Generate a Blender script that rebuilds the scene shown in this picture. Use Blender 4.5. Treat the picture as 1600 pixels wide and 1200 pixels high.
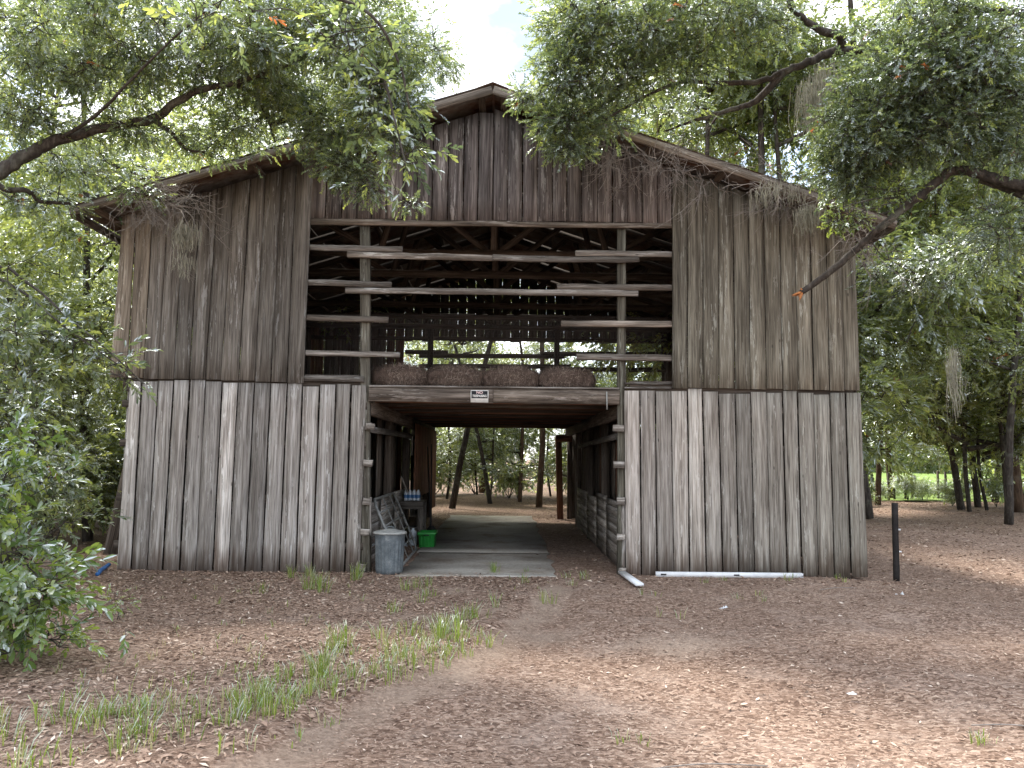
import bpy, math, random
import numpy as np
from mathutils import Vector, Matrix, Quaternion

for o in list(bpy.data.objects):
    bpy.data.objects.remove(o)
SC = bpy.context.scene
COL = SC.collection
random.seed(7)
RNG = np.random.default_rng(11)

# ------------------------------------------------------------------ camera
FPX = 1202.0                                   # focal length in pixels of a 1600 px wide picture
CAM = np.array([0.0, -10.8, 1.6])
YAW, PITCH, ROLL = math.radians(0.43), math.radians(5.46), math.radians(0.6)
_f = np.array([math.sin(YAW)*math.cos(PITCH), math.cos(YAW)*math.cos(PITCH), math.sin(PITCH)])
_r0 = np.array([math.cos(YAW), -math.sin(YAW), 0.0])
_u0 = np.cross(_r0, _f)
_r = math.cos(ROLL)*_r0 + math.sin(ROLL)*_u0
_u = -math.sin(ROLL)*_r0 + math.cos(ROLL)*_u0
cd = bpy.data.cameras.new('camera')
cd.sensor_width = 36.0
cd.lens = FPX/1600*36
cd.clip_start, cd.clip_end = 0.05, 2000
cam = bpy.data.objects.new('camera', cd)
COL.objects.link(cam)
cam.matrix_world = Matrix(((_r[0], _u[0], -_f[0], CAM[0]), (_r[1], _u[1], -_f[1], CAM[1]),
                           (_r[2], _u[2], -_f[2], CAM[2]), (0, 0, 0, 1)))
SC.camera = cam

def ray(px, py):
    return _f + _r*(px-800)/FPX - _u*(py-600)/FPX
def P(px, py, Y=0.0):                          # the point seen at a pixel, at world depth Y
    d = ray(px, py)
    return CAM + d*((Y-CAM[1])/d[1])
def G(px, py, z=0.0):                          # the ground point seen at a pixel
    d = ray(px, py)
    return CAM + d*((z-CAM[2])/d[2])

# ------------------------------------------------------------------ sky, sun, exposure
SUN_EL, SUN_AZ = math.radians(57), math.radians(-28)     # azimuth from +Y, negative = towards -X
sdir = Vector((math.sin(SUN_AZ)*math.cos(SUN_EL), math.cos(SUN_AZ)*math.cos(SUN_EL), math.sin(SUN_EL)))
W = bpy.data.worlds.new('World'); SC.world = W; W.use_nodes = True
nt = W.node_tree; nt.nodes.clear()
wo = nt.nodes.new('ShaderNodeOutputWorld'); bg = nt.nodes.new('ShaderNodeBackground')
sky = nt.nodes.new('ShaderNodeTexSky'); sky.sky_type = 'NISHITA'; sky.sun_disc = False
sky.sun_elevation = SUN_EL; sky.sun_rotation = SUN_AZ % (2*math.pi)
tc = nt.nodes.new('ShaderNodeTexCoord'); no = nt.nodes.new('ShaderNodeTexNoise')
no.inputs['Scale'].default_value = 2.3; no.inputs['Detail'].default_value = 7; no.inputs['Roughness'].default_value = 0.55
mp = nt.nodes.new('ShaderNodeMapping'); mp.inputs['Scale'].default_value = (1, 1, 1.8); mp.inputs['Location'].default_value = (0.3, 0.1, 0.25)
cr = nt.nodes.new('ShaderNodeValToRGB'); cr.color_ramp.elements[0].position = 0.36; cr.color_ramp.elements[1].position = 0.56
mx = nt.nodes.new('ShaderNodeMix'); mx.data_type = 'RGBA'
mx.inputs[7].default_value = (9.5, 9.7, 10.0, 1)       # sunlit thin cloud
nt.links.new(tc.outputs['Generated'], mp.inputs['Vector']); nt.links.new(mp.outputs[0], no.inputs['Vector'])
nt.links.new(no.outputs['Fac'], cr.inputs['Fac']); nt.links.new(cr.outputs['Color'], mx.inputs[0])
n2_ = nt.nodes.new('ShaderNodeTexNoise'); n2_.inputs['Scale'].default_value = 4.2; n2_.inputs['Detail'].default_value = 6
r2_ = nt.nodes.new('ShaderNodeValToRGB'); r2_.color_ramp.elements[0].position = 0.40; r2_.color_ramp.elements[1].position = 0.58
r2_.color_ramp.elements[0].color = (0.20, 0.235, 0.28, 1); r2_.color_ramp.elements[1].color = (1, 1, 1, 1)
m2_ = nt.nodes.new('ShaderNodeMix'); m2_.data_type = 'RGBA'; m2_.blend_type = 'MULTIPLY'; m2_.inputs[0].default_value = 1.0; m2_.inputs[7].default_value = (11.5, 11.6, 11.9, 1)
nt.links.new(mp.outputs[0], n2_.inputs['Vector']); nt.links.new(n2_.outputs['Fac'], r2_.inputs['Fac']); nt.links.new(r2_.outputs['Color'], m2_.inputs[6]); nt.links.new(m2_.outputs[2], mx.inputs[7])
nt.links.new(sky.outputs[0], mx.inputs[6]); nt.links.new(mx.outputs[2], bg.inputs['Color'])
bg.inputs['Strength'].default_value = 0.15
nt.links.new(bg.outputs[0], wo.inputs['Surface'])
sl = bpy.data.lights.new('sun', 'SUN'); sl.energy = 3.4; sl.angle = math.radians(10.0); sl.color = (1.0, 0.95, 0.86)
so = bpy.data.objects.new('sun', sl); COL.objects.link(so)
so.rotation_mode = 'QUATERNION'; so.rotation_quaternion = sdir.to_track_quat('Z', 'Y'); so.location = (-10, 20, 40)
SC.view_settings.view_transform = 'Standard'; SC.view_settings.look = 'None'
SC.view_settings.exposure = 1.35; SC.view_settings.gamma = 1.0; SC.view_settings.use_curve_mapping = False
SC.render.engine = 'CYCLES'
cy = SC.cycles
cy.max_bounces = 4; cy.diffuse_bounces = 3; cy.glossy_bounces = 1; cy.transmission_bounces = 3; cy.transparent_max_bounces = 4
cy.caustics_reflective = False; cy.caustics_refractive = False
cy.sample_clamp_indirect = 5.0; cy.use_adaptive_sampling = True; cy.adaptive_threshold = 0.015
cy.use_denoising = True; cy.use_light_tree = False
try:
    cy.denoiser = 'OPENIMAGEDENOISE'
except Exception:
    pass

# ------------------------------------------------------------------ helpers
def tag(o, label=None, cat=None, group=None, kind=None):
    if label: o['label'] = label
    if cat: o['category'] = cat
    if group: o['group'] = group
    if kind: o['kind'] = kind
    return o
def empty(name, loc=(0, 0, 0), parent=None):
    o = bpy.data.objects.new(name, None); COL.objects.link(o); o.location = loc
    o.empty_display_size = 0.2
    if parent: o.parent = parent
    return o
def link(name, me, mat, parent=None, loc=None):
    o = bpy.data.objects.new(name, me); COL.objects.link(o)
    if mat is not None and len(me.materials) == 0: me.materials.append(mat)
    if parent: o.parent = parent
    if loc is not None: o.location = loc
    return o

class MB:
    """collects vertices, quads and triangles (numpy) into one mesh"""
    def __init__(s): s.v = []; s.q = []; s.t = []; s.a = []; s.n = 0
    def add(s, v, q=None, t=None, a=None):
        v = np.asarray(v, float).reshape(-1, 3)
        if q is not None and len(q): s.q.append(np.asarray(q, np.int64).reshape(-1, 4)+s.n)
        if t is not None and len(t): s.t.append(np.asarray(t, np.int64).reshape(-1, 3)+s.n)
        s.a.append(np.zeros(len(v)) if a is None else np.broadcast_to(np.asarray(a, float), (len(v),)))
        s.v.append(v); s.n += len(v)
    def box(s, lo, hi):
        x0, y0, z0 = lo; x1, y1, z1 = hi
        s.add([(x0,y0,z0),(x1,y0,z0),(x1,y1,z0),(x0,y1,z0),(x0,y0,z1),(x1,y0,z1),(x1,y1,z1),(x0,y1,z1)],
              [(0,3,2,1),(4,5,6,7),(0,1,5,4),(1,2,6,5),(2,3,7,6),(3,0,4,7)])
    def tube(s, pts, rad, n=6, cap=True):
        pts = np.asarray(pts, float); m = len(pts)
        rad = np.broadcast_to(np.asarray(rad, float), (m,))
        d = np.gradient(pts, axis=0); d /= np.linalg.norm(d, axis=1)[:, None]+1e-9
        ref = np.array([0.31, 0.17, 0.93]) if abs(d[0, 2]) < 0.8 else np.array([0.95, 0.2, 0.1])
        x = np.cross(d, ref); x /= np.linalg.norm(x, axis=1)[:, None]+1e-9
        y = np.cross(d, x)
        a = np.arange(n)*2*math.pi/n
        v = pts[:, None]+rad[:, None, None]*(np.cos(a)[None, :, None]*x[:, None]+np.sin(a)[None, :, None]*y[:, None])
        i = np.arange(m-1)[:, None]*n; j = np.arange(n)[None]; k = (j+1) % n
        q = np.stack([i+j, i+n+j, i+n+k, i+k], -1).reshape(-1, 4)
        v = v.reshape(-1, 3)
        t = None
        if cap and n > 2:
            v = np.vstack([v, pts[:1], pts[-1:]]); c0, c1 = m*n, m*n+1
            jj = np.arange(n); kk = (jj+1) % n; b = (m-1)*n
            t = np.vstack([np.stack([np.full(n, c0), jj, kk], -1), np.stack([np.full(n, c1), b+kk, b+jj], -1)])
        s.add(v, q, t)
    def lathe(s, prof, c=(0, 0, 0), n=28):
        prof = np.asarray(prof, float); m = len(prof); a = np.arange(n)*2*math.pi/n
        v = np.stack([prof[:, 0][:, None]*np.cos(a), prof[:, 0][:, None]*np.sin(a), np.repeat(prof[:, 1][:, None], n, 1)], -1)+np.array(c)
        i = np.arange(m-1)[:, None]*n; j = np.arange(n)[None]; k = (j+1) % n
        s.add(v.reshape(-1, 3), np.stack([i+j, i+k, i+n+k, i+n+j], -1).reshape(-1, 4))
    def mesh(s, name, smooth=False, attr=None):
        v = np.vstack(s.v) if s.v else np.zeros((0, 3))
        q = np.vstack(s.q) if s.q else np.zeros((0, 4), np.int64)
        t = np.vstack(s.t) if s.t else np.zeros((0, 3), np.int64)
        me = bpy.data.meshes.new(name)
        me.vertices.add(len(v)); me.vertices.foreach_set('co', v.astype(np.float32).ravel())
        nl = len(q)*4+len(t)*3
        me.loops.add(nl); me.loops.foreach_set('vertex_index', np.concatenate([q.ravel(), t.ravel()]).astype(np.int32))
        me.polygons.add(len(q)+len(t))
        ls = np.concatenate([np.arange(len(q))*4, len(q)*4+np.arange(len(t))*3]).astype(np.int32)
        me.polygons.foreach_set('loop_start', ls)
        if smooth: me.polygons.foreach_set('use_smooth', np.ones(len(q)+len(t), bool))
        if attr:
            at = me.attributes.new(attr, 'FLOAT', 'POINT'); at.data.foreach_set('value', np.concatenate(s.a).astype(np.float32))
        me.update(calc_edges=True); me.validate()
        return me
    def build(s, name, mat, parent=None, smooth=False, attr=None, loc=None):
        return link(name, s.mesh(name, smooth, attr), mat, parent, loc)

def smooth_path(pts, k=6):
    """Catmull-Rom through the points"""
    p = np.asarray(pts, float)
    if len(p) < 3: 
        t = np.linspace(0, 1, k+1)[:, None]; return p[0]*(1-t)+p[-1]*t
    p = np.vstack([2*p[0]-p[1], p, 2*p[-1]-p[-2]]); out = []
    for i in range(1, len(p)-2):
        for t in np.linspace(0, 1, k, endpoint=False):
            a, b, c, d = p[i-1], p[i], p[i+1], p[i+2]
            out.append(.5*((2*b)+(-a+c)*t+(2*a-5*b+4*c-d)*t*t+(-a+3*b-3*c+d)*t**3))
    out.append(p[-2]); return np.array(out)

# ------------------------------------------------------------------ materials
def N(nt, typ, **kw):
    n = nt.nodes.new(typ)
    for k, v in kw.items():
        if k.startswith('_'): setattr(n, k[1:], v)
        else: n.inputs[k.replace('__', ' ')].default_value = v
    return n
def newmat(name):
    m = bpy.data.materials.new(name); m.use_nodes = True; t = m.node_tree; t.nodes.clear()
    o = t.nodes.new('ShaderNodeOutputMaterial'); b = t.nodes.new('ShaderNodeBsdfPrincipled')
    t.links.new(b.outputs[0], o.inputs['Surface'])
    b.inputs['Specular IOR Level'].default_value = 0.3
    return m, t, b, o
def ramp(t, fac, stops):
    r = t.nodes.new('ShaderNodeValToRGB'); e = r.color_ramp.elements
    while len(e) < len(stops): e.new(0.5)
    for i, (p, c) in enumerate(stops):
        e[i].position = p; e[i].color = (*c, 1) if len(c) == 3 else c
    t.links.new(fac, r.inputs['Fac']); return r.outputs['Color']
def mixc(t, f, a, b, mode='MIX'):
    m = t.nodes.new('ShaderNodeMix'); m.data_type = 'RGBA'; m.blend_type = mode
    for s, v in ((0, f), (6, a), (7, b)):
        if hasattr(v, 'is_linked') or hasattr(v, 'links'): t.links.new(v, m.inputs[s])
        elif s == 0: m.inputs[0].default_value = v
        else: m.inputs[s].default_value = (*v, 1)
    return m.outputs[2]
def math_(t, op, a, b=None, clamp=False):
    m = t.nodes.new('ShaderNodeMath'); m.operation = op; m.use_clamp = clamp
    for i, v in enumerate((a, b)):
        if v is None: continue
        if hasattr(v, 'links'): t.links.new(v, m.inputs[i])
        else: m.inputs[i].default_value = v
    return m.outputs[0]
def noise(t, vec, scale, detail=4, rough=0.55, mapscale=None):
    if mapscale:
        mp = t.nodes.new('ShaderNodeMapping'); mp.inputs['Scale'].default_value = mapscale
        t.links.new(vec, mp.inputs['Vector']); vec = mp.outputs[0]
    n = t.nodes.new('ShaderNodeTexNoise'); n.inputs['Scale'].default_value = scale
    n.inputs['Detail'].default_value = detail; n.inputs['Roughness'].default_value = rough
    t.links.new(vec, n.inputs['Vector']); return n.outputs['Fac']

def wood(name, dark, mid, light, fleck=(0.42, 0.41, 0.39), fl=0.35, streak=0.5, stain=0.0, rough=0.85):
    """weathered board: grain runs along the object's own Z; Object Color tints each board"""
    m, t, b, o = newmat(name)
    tcn = t.nodes.new('ShaderNodeTexCoord'); oi = t.nodes.new('ShaderNodeObjectInfo')
    cm = t.nodes.new('ShaderNodeCombineXYZ')
    t.links.new(math_(t, 'MULTIPLY', oi.outputs['Random'], 37.0), cm.inputs[0])
    t.links.new(math_(t, 'MULTIPLY', oi.outputs['Random'], 91.0), cm.inputs[2])
    va = t.nodes.new('ShaderNodeVectorMath'); va.operation = 'ADD'
    t.links.new(tcn.outputs['Object'], va.inputs[0]); t.links.new(cm.outputs[0], va.inputs[1]); vec = va.outputs[0]
    n1 = noise(t, vec, 1.0, 6, 0.68, (17, 17, 0.55))
    n2 = noise(t, vec, 1.0, 4, 0.65, (95, 95, 2.2))
    n3 = noise(t, vec, 1.0, 3, 0.5, (5, 5, 0.9))
    n4 = noise(t, vec, 1.0, 6, 0.7, (26, 26, 2.6))
    c = ramp(t, n1, [(0.36, dark), (0.5, mid), (0.63, light)])
    c = mixc(t, math_(t, 'MULTIPLY', ramp(t, n3, [(0.42, (0, 0, 0)), (0.66, (1, 1, 1))]), streak), c, tuple(x*0.42 for x in dark))
    c = mixc(t, 1.0, c, ramp(t, n2, [(0.33, (0.38, 0.36, 0.35)), (0.52, (1, 1, 1)), (0.7, (1.3, 1.3, 1.3))]), 'MULTIPLY')
    flm = ramp(t, n4, [(0.555, (0, 0, 0)), (0.59, (1, 1, 1))])
    gate = ramp(t, noise(t, vec, 1.0, 2, 0.5, (7, 7, 0.5)), [(0.45, (0, 0, 0)), (0.62, (1, 1, 1))])
    c = mixc(t, math_(t, 'MULTIPLY', math_(t, 'MULTIPLY', flm, gate), fl), c, fleck)
    vo = t.nodes.new('ShaderNodeTexVoronoi'); vo.inputs['Scale'].default_value = 1.0
    mpk = t.nodes.new('ShaderNodeMapping'); mpk.inputs['Scale'].default_value = (6.5, 6.5, 2.1)
    t.links.new(vec, mpk.inputs['Vector']); t.links.new(mpk.outputs[0], vo.inputs['Vector'])
    kn = ramp(t, vo.outputs['Distance'], [(0.035, (1, 1, 1)), (0.075, (0, 0, 0))])
    c = mixc(t, math_(t, 'MULTIPLY', kn, 0.8), c, tuple(x*0.35 for x in dark))
    if stain > 0:                                # rot where boards stand on the damp soil, ragged edge
        gp = t.nodes.new('ShaderNodeNewGeometry'); sx = t.nodes.new('ShaderNodeSeparateXYZ'); t.links.new(gp.outputs['Position'], sx.inputs[0])
        hz = math_(t, 'ADD', sx.outputs[2], math_(t, 'MULTIPLY', noise(t, vec, 1.0, 4, 0.6, (12, 12, .8)), -1.5))
        sm = ramp(t, math_(t, 'ADD', hz, 0.68), [(0.0, (1, 1, 1)), (0.30, (0, 0, 0))])
        c = mixc(t, math_(t, 'MULTIPLY', sm, stain), c, (0.085, 0.05, 0.032))
    c = mixc(t, 1.0, c, oi.outputs['Color'], 'MULTIPLY')
    hv = math_(t, 'ADD', 0.72, math_(t, 'MULTIPLY', oi.outputs['Random'], 0.6))
    hs = t.nodes.new('ShaderNodeHueSaturation'); t.links.new(hv, hs.inputs['Value']); t.links.new(c, hs.inputs['Color'])
    t.links.new(hs.outputs[0], b.inputs['Base Color']); b.inputs['Roughness'].default_value = rough
    bp = t.nodes.new('ShaderNodeBump'); bp.inputs['Strength'].default_value = 0.5; bp.inputs['Distance'].default_value = 0.004
    hh = math_(t, 'ADD', math_(t, 'MULTIPLY', n1, 0.7), n2)
    t.links.new(hh, bp.inputs['Height']); t.links.new(bp.outputs[0], b.inputs['Normal'])
    return m
M = {}
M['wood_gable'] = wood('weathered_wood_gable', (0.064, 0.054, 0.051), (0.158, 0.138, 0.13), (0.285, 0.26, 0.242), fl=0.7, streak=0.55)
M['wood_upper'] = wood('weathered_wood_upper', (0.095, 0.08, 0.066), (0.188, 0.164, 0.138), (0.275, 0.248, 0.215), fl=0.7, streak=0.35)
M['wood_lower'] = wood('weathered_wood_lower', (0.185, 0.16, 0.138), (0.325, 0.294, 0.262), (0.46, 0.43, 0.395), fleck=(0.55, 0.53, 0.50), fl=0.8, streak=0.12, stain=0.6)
M['wood_beam'] = wood('weathered_wood_beam', (0.075, 0.062, 0.052), (0.165, 0.145, 0.125), (0.28, 0.255, 0.23), fl=0.6, streak=0.5)
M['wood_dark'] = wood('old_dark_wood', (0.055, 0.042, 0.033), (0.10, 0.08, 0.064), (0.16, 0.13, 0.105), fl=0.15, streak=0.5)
M['wood_red'] = wood('red_brown_wood', (0.10, 0.045, 0.026), (0.19, 0.09, 0.055), (0.27, 0.14, 0.09), fl=0.1, streak=0.3)

def simple(name, col, rough=0.6, metal=0.0, var=0.25, scale=12, bump=0.0, spec=0.3):
    m, t, b, o = newmat(name)
    tcn = t.nodes.new('ShaderNodeTexCoord')
    n = noise(t, tcn.outputs['Object'], scale, 6, 0.6)
    c = ramp(t, n, [(0.3, tuple(x*(1-var) for x in col)), (0.7, tuple(min(1, x*(1+var)) for x in col))])
    t.links.new(c, b.inputs['Base Color']); b.inputs['Roughness'].default_value = rough; b.inputs['Metallic'].default_value = metal
    b.inputs['Specular IOR Level'].default_value = spec
    if bump:
        bp = t.nodes.new('ShaderNodeBump'); bp.inputs['Strength'].default_value = bump; bp.inputs['Distance'].default_value = 0.01
        t.links.new(n, bp.inputs['Height']); t.links.new(bp.outputs[0], b.inputs['Normal'])
    return m
def rusty_tin():
    m, t, b, o = newmat('rusted_roof_tin')
    g = t.nodes.new('ShaderNodeNewGeometry')
    n = noise(t, g.outputs['Position'], 1.6, 7, 0.65); n2 = noise(t, g.outputs['Position'], 9, 5, 0.6)
    c = ramp(t, n, [(0.35, (0.30, 0.29, 0.28)), (0.5, (0.20, 0.16, 0.135)), (0.62, (0.13, 0.062, 0.035))])
    c = mixc(t, 0.5, c, ramp(t, n2, [(0.3, (0.5, 0.5, 0.5)), (0.7, (1.1, 1.1, 1.1))]), 'MULTIPLY')
    t.links.new(c, b.inputs['Base Color']); b.inputs['Roughness'].default_value = 0.6; b.inputs['Metallic'].default_value = 0.35
    return m
M['tin'] = rusty_tin()
def galvanised():
    m, t, b, o = newmat('galvanised_steel')
    tcn = t.nodes.new('ShaderNodeTexCoord')
    n = noise(t, tcn.outputs['Object'], 9, 6, 0.65); n2 = noise(t, tcn.outputs['Object'], 60, 3, 0.6)
    c = ramp(t, n, [(0.3, (0.10, 0.12, 0.135)), (0.55, (0.19, 0.215, 0.23)), (0.75, (0.34, 0.355, 0.355))])
    c = mixc(t, 0.6, c, ramp(t, n2, [(0.3, (0.6, 0.6, 0.6)), (0.7, (1.15, 1.15, 1.15))]), 'MULTIPLY')
    t.links.new(c, b.inputs['Base Color']); b.inputs['Metallic'].default_value = 0.55; b.inputs['Roughness'].default_value = 0.5
    return m
M['galv'] = galvanised()
M['lid'] = simple('dull_lid_steel', (0.33, 0.33, 0.31), 0.6, 0.3, 0.35, 14)
M['white'] = simple('weathered_white_vinyl', (0.74, 0.75, 0.76), 0.5, 0, 0.12, 7)
M['pipe'] = simple('grey_painted_pipe', (0.22, 0.22, 0.21), 0.5, 0.2, 0.35, 16)
M['green'] = simple('green_plastic', (0.025, 0.23, 0.04), 0.4, 0, 0.2, 5, spec=0.5)
M['blue'] = simple('blue_plastic', (0.03, 0.12, 0.30), 0.35, 0, 0.3, 22, spec=0.5)
M['cloudy'] = simple('cloudy_plastic', (0.5, 0.55, 0.6), 0.3, 0, 0.3, 18, spec=0.5)
M['black'] = simple('black_iron', (0.018, 0.017, 0.017), 0.6, 0, 0.3, 9)
M['char'] = simple('charred_post', (0.022, 0.019, 0.018), 0.85, 0, 0.5, 16, 0.5)
M['signblack'] = simple('sign_black', (0.02, 0.02, 0.022), 0.5, 0, 0.2, 30)
M['signwhite'] = simple('sign_white', (0.72, 0.70, 0.66), 0.55, 0, 0.1, 20)
M['signred'] = simple('sign_letter', (0.75, 0.55, 0.52), 0.55, 0, 0.1, 20)
M['wire'] = simple('rusted_wire', (0.12, 0.10, 0.09), 0.6, 0.3, 0.3, 40)
M['paper'] = simple('white_plastic_scrap', (0.72, 0.73, 0.74), 0.5, 0, 0.15, 30)
M['tan'] = simple('orange_heartwood', (0.42, 0.17, 0.06), 0.8, 0, 0.35, 40)
M['card'] = simple('pale_board', (0.38, 0.36, 0.33), 0.8, 0, 0.3, 20)

def bark(name, a, b_, c_):
    m, t, b, o = newmat(name)
    g = t.nodes.new('ShaderNodeTexCoord'); vec = g.outputs['Object']
    n = noise(t, vec, 1.0, 6, 0.65, (22, 22, 5)); n2 = noise(t, vec, 3.0, 4, 0.6)
    c = ramp(t, n, [(0.3, a), (0.55, b_), (0.75, c_)])
    c = mixc(t, math_(t, 'MULTIPLY', ramp(t, n2, [(0.52, (0, 0, 0)), (0.68, (1, 1, 1))]), 0.45), c, (0.20, 0.21, 0.17))
    t.links.new(c, b.inputs['Base Color']); b.inputs['Roughness'].default_value = 0.9
    bp = t.nodes.new('ShaderNodeBump'); bp.inputs['Strength'].default_value = 0.9; bp.inputs['Distance'].default_value = 0.03
    t.links.new(n, bp.inputs['Height']); t.links.new(bp.outputs[0], b.inputs['Normal'])
    return m
M['bark'] = bark('oak_bark', (0.02, 0.017, 0.014), (0.058, 0.048, 0.04), (0.13, 0.115, 0.097))
M['bark_brown'] = bark('brown_bark', (0.04, 0.026, 0.018), (0.11, 0.07, 0.045), (0.19, 0.13, 0.09))
M['twig'] = simple('dead_grey_twig', (0.25, 0.22, 0.195), 0.9, 0, 0.35, 30)
M['moss'] = simple('spanish_moss', (0.30, 0.29, 0.225), 0.95, 0, 0.3, 14)

def leafmat(name, stops, trans, tf=0.42, rough=0.42, spec=0.5):
    m, t, b, o = newmat(name)
    at = t.nodes.new('ShaderNodeAttribute'); at.attribute_name = 'tint'
    c = ramp(t, at.outputs['Fac'], stops)
    br = math_(t, 'GREATER_THAN', at.outputs['Fac'], 1.5)
    rd = math_(t, 'MULTIPLY', math_(t, 'GREATER_THAN', at.outputs['Fac'], 1.2), math_(t, 'LESS_THAN', at.outputs['Fac'], 1.5))
    c2 = mixc(t, br, c, (0.075, 0.06, 0.05)); c2 = mixc(t, rd, c2, (0.28, 0.095, 0.05))
    t.nodes.remove(b)
    df = t.nodes.new('ShaderNodeBsdfDiffuse'); t.links.new(c2, df.inputs['Color'])
    gl = t.nodes.new('ShaderNodeBsdfGlossy'); gl.inputs['Roughness'].default_value = rough; gl.inputs['Color'].default_value = (0.9, 0.95, 1.0, 1)
    fr = t.nodes.new('ShaderNodeFresnel'); fr.inputs['IOR'].default_value = 1.45
    b = t.nodes.new('ShaderNodeMixShader'); t.links.new(math_(t, 'MULTIPLY', fr.outputs[0], spec*1.6, True), b.inputs[0])
    t.links.new(df.outputs[0], b.inputs[1]); t.links.new(gl.outputs[0], b.inputs[2])
    tr = t.nodes.new('ShaderNodeBsdfTranslucent')
    tcx = mixc(t, 1.0, c2, trans, 'MULTIPLY'); t.links.new(tcx, tr.inputs['Color'])
    ms = t.nodes.new('ShaderNodeMixShader')
    t.links.new(math_(t, 'MULTIPLY', math_(t, 'SUBTRACT', 1.0, br), tf), ms.inputs[0])
    t.links.new(b.outputs[0], ms.inputs[1]); t.links.new(tr.outputs[0], ms.inputs[2]); t.links.new(ms.outputs[0], o.inputs['Surface'])
    return m
M['leaf'] = leafmat('oak_leaf', [(0, (0.065, 0.09, 0.062)), (0.45, (0.115, 0.148, 0.088)), (0.8, (0.17, 0.205, 0.10)), (1.0, (0.27, 0.30, 0.11))], (2.6, 2.6, 1.5), tf=0.46, rough=0.42, spec=0.45)
M['leaf_bright'] = leafmat('young_sunlit_leaf', [(0, (0.09, 0.15, 0.05)), (0.5, (0.165, 0.245, 0.07)), (1.0, (0.33, 0.40, 0.10))], (1.8, 1.8, 1.0))  # lighter tones put sunlight into the colour of front bush and oak sprigs
M['leaf_far'] = leafmat('woodland_leaf', [(0, (0.085, 0.11, 0.062)), (0.5, (0.15, 0.178, 0.09)), (1.0, (0.28, 0.30, 0.13))], (2.7, 2.7, 1.5), tf=0.55, rough=0.4, spec=0.6)
M['grass'] = leafmat('grass_blade', [(0, (0.12, 0.18, 0.035)), (0.55, (0.23, 0.31, 0.055)), (0.85, (0.35, 0.41, 0.11)), (1.0, (0.42, 0.38, 0.22))], (1.5, 1.5, 1.0), tf=0.35, rough=0.55, spec=0.3)

def littermat():
    m, t, b, o = newmat('fallen_leaf')
    at = t.nodes.new('ShaderNodeAttribute'); at.attribute_name = 'tint'
    c = ramp(t, at.outputs['Fac'], [(0, (0.10, 0.06, 0.042)), (0.3, (0.225, 0.144, 0.103)), (0.6, (0.365, 0.255, 0.19)), (0.85, (0.50, 0.385, 0.30)), (1.0, (0.64, 0.535, 0.44))])
    t.links.new(c, b.inputs['Base Color']); b.inputs['Roughness'].default_value = 0.8
    return m
M['litter'] = littermat()

def groundmat():
    m, t, b, o = newmat('leaf_mulch_soil')
    g = t.nodes.new('ShaderNodeNewGeometry'); p = g.outputs['Position']
    big = noise(t, p, 0.35, 4, 0.55); med = noise(t, p, 2.2, 6, 0.65); fin = noise(t, p, 38, 6, 0.75); chip = t.nodes.new('ShaderNodeTexVoronoi')
    chip.inputs['Scale'].default_value = 34; mpn = t.nodes.new('ShaderNodeMapping'); mpn.inputs['Scale'].default_value = (1, 1.7, 1)
    dis = t.nodes.new('ShaderNodeVectorMath'); dis.operation = 'ADD'
    nn = t.nodes.new('ShaderNodeTexNoise'); nn.inputs['Scale'].default_value = 14; t.links.new(p, nn.inputs['Vector'])
    sc = t.nodes.new('ShaderNodeVectorMath'); sc.operation = 'SCALE'; sc.inputs['Scale'].default_value = 0.10; t.links.new(nn.outputs['Color'], sc.inputs[0])
    t.links.new(p, dis.inputs[0]); t.links.new(sc.outputs[0], dis.inputs[1]); t.links.new(dis.outputs[0], mpn.inputs['Vector']); t.links.new(mpn.outputs[0], chip.inputs['Vector'])
    sepc = t.nodes.new('ShaderNodeSeparateColor'); t.links.new(chip.outputs['Color'], sepc.inputs[0])
    c = ramp(t, sepc.outputs[0], [(0.0, (0.13, 0.082, 0.06)), (0.35, (0.255, 0.172, 0.127)), (0.7, (0.375, 0.268, 0.205)), (1.0, (0.50, 0.385, 0.305))])
    c = mixc(t, 1.0, c, ramp(t, fin, [(0.3, (0.5, 0.48, 0.46)), (0.6, (1.05, 1.05, 1.05))]), 'MULTIPLY')
    sand = ramp(t, med, [(0.5, (0, 0, 0)), (0.75, (1, 1, 1))])
    c = mixc(t, math_(t, 'MULTIPLY', sand, 0.55), c, (0.40, 0.315, 0.26))
    wa = t.nodes.new('ShaderNodeAttribute'); wa.attribute_name = 'wear'
    wm = ramp(t, math_(t, 'ADD', wa.outputs['Fac'], math_(t, 'MULTIPLY', math_(t, 'SUBTRACT', med, 0.5), 1.4)), [(0.3, (0, 0, 0)), (0.75, (1, 1, 1))])
    c = mixc(t, math_(t, 'MULTIPLY', wm, 0.7), c, mixc(t, 0.6, (0.38, 0.295, 0.23), ramp(t, fin, [(0.35, (0.17, 0.12, 0.09)), (0.65, (0.46, 0.37, 0.29))])))
    c = mixc(t, 1.0, c, ramp(t, big, [(0.3, (0.78, 0.74, 0.72)), (0.7, (1.12, 1.12, 1.12))]), 'MULTIPLY')
    t.links.new(c, b.inputs['Base Color']); b.inputs['Roughness'].default_value = 0.95; b.inputs['Specular IOR Level'].default_value = 0.15
    bp = t.nodes.new('ShaderNodeBump'); bp.inputs['Strength'].default_value = 0.8; bp.inputs['Distance'].default_value = 0.02
    hh = math_(t, 'ADD', fin, math_(t, 'MULTIPLY', sepc.outputs[1], 0.5))
    t.links.new(hh, bp.inputs['Height']); t.links.new(bp.outputs[0], b.inputs['Normal'])
    return m
M['ground'] = groundmat()
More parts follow.
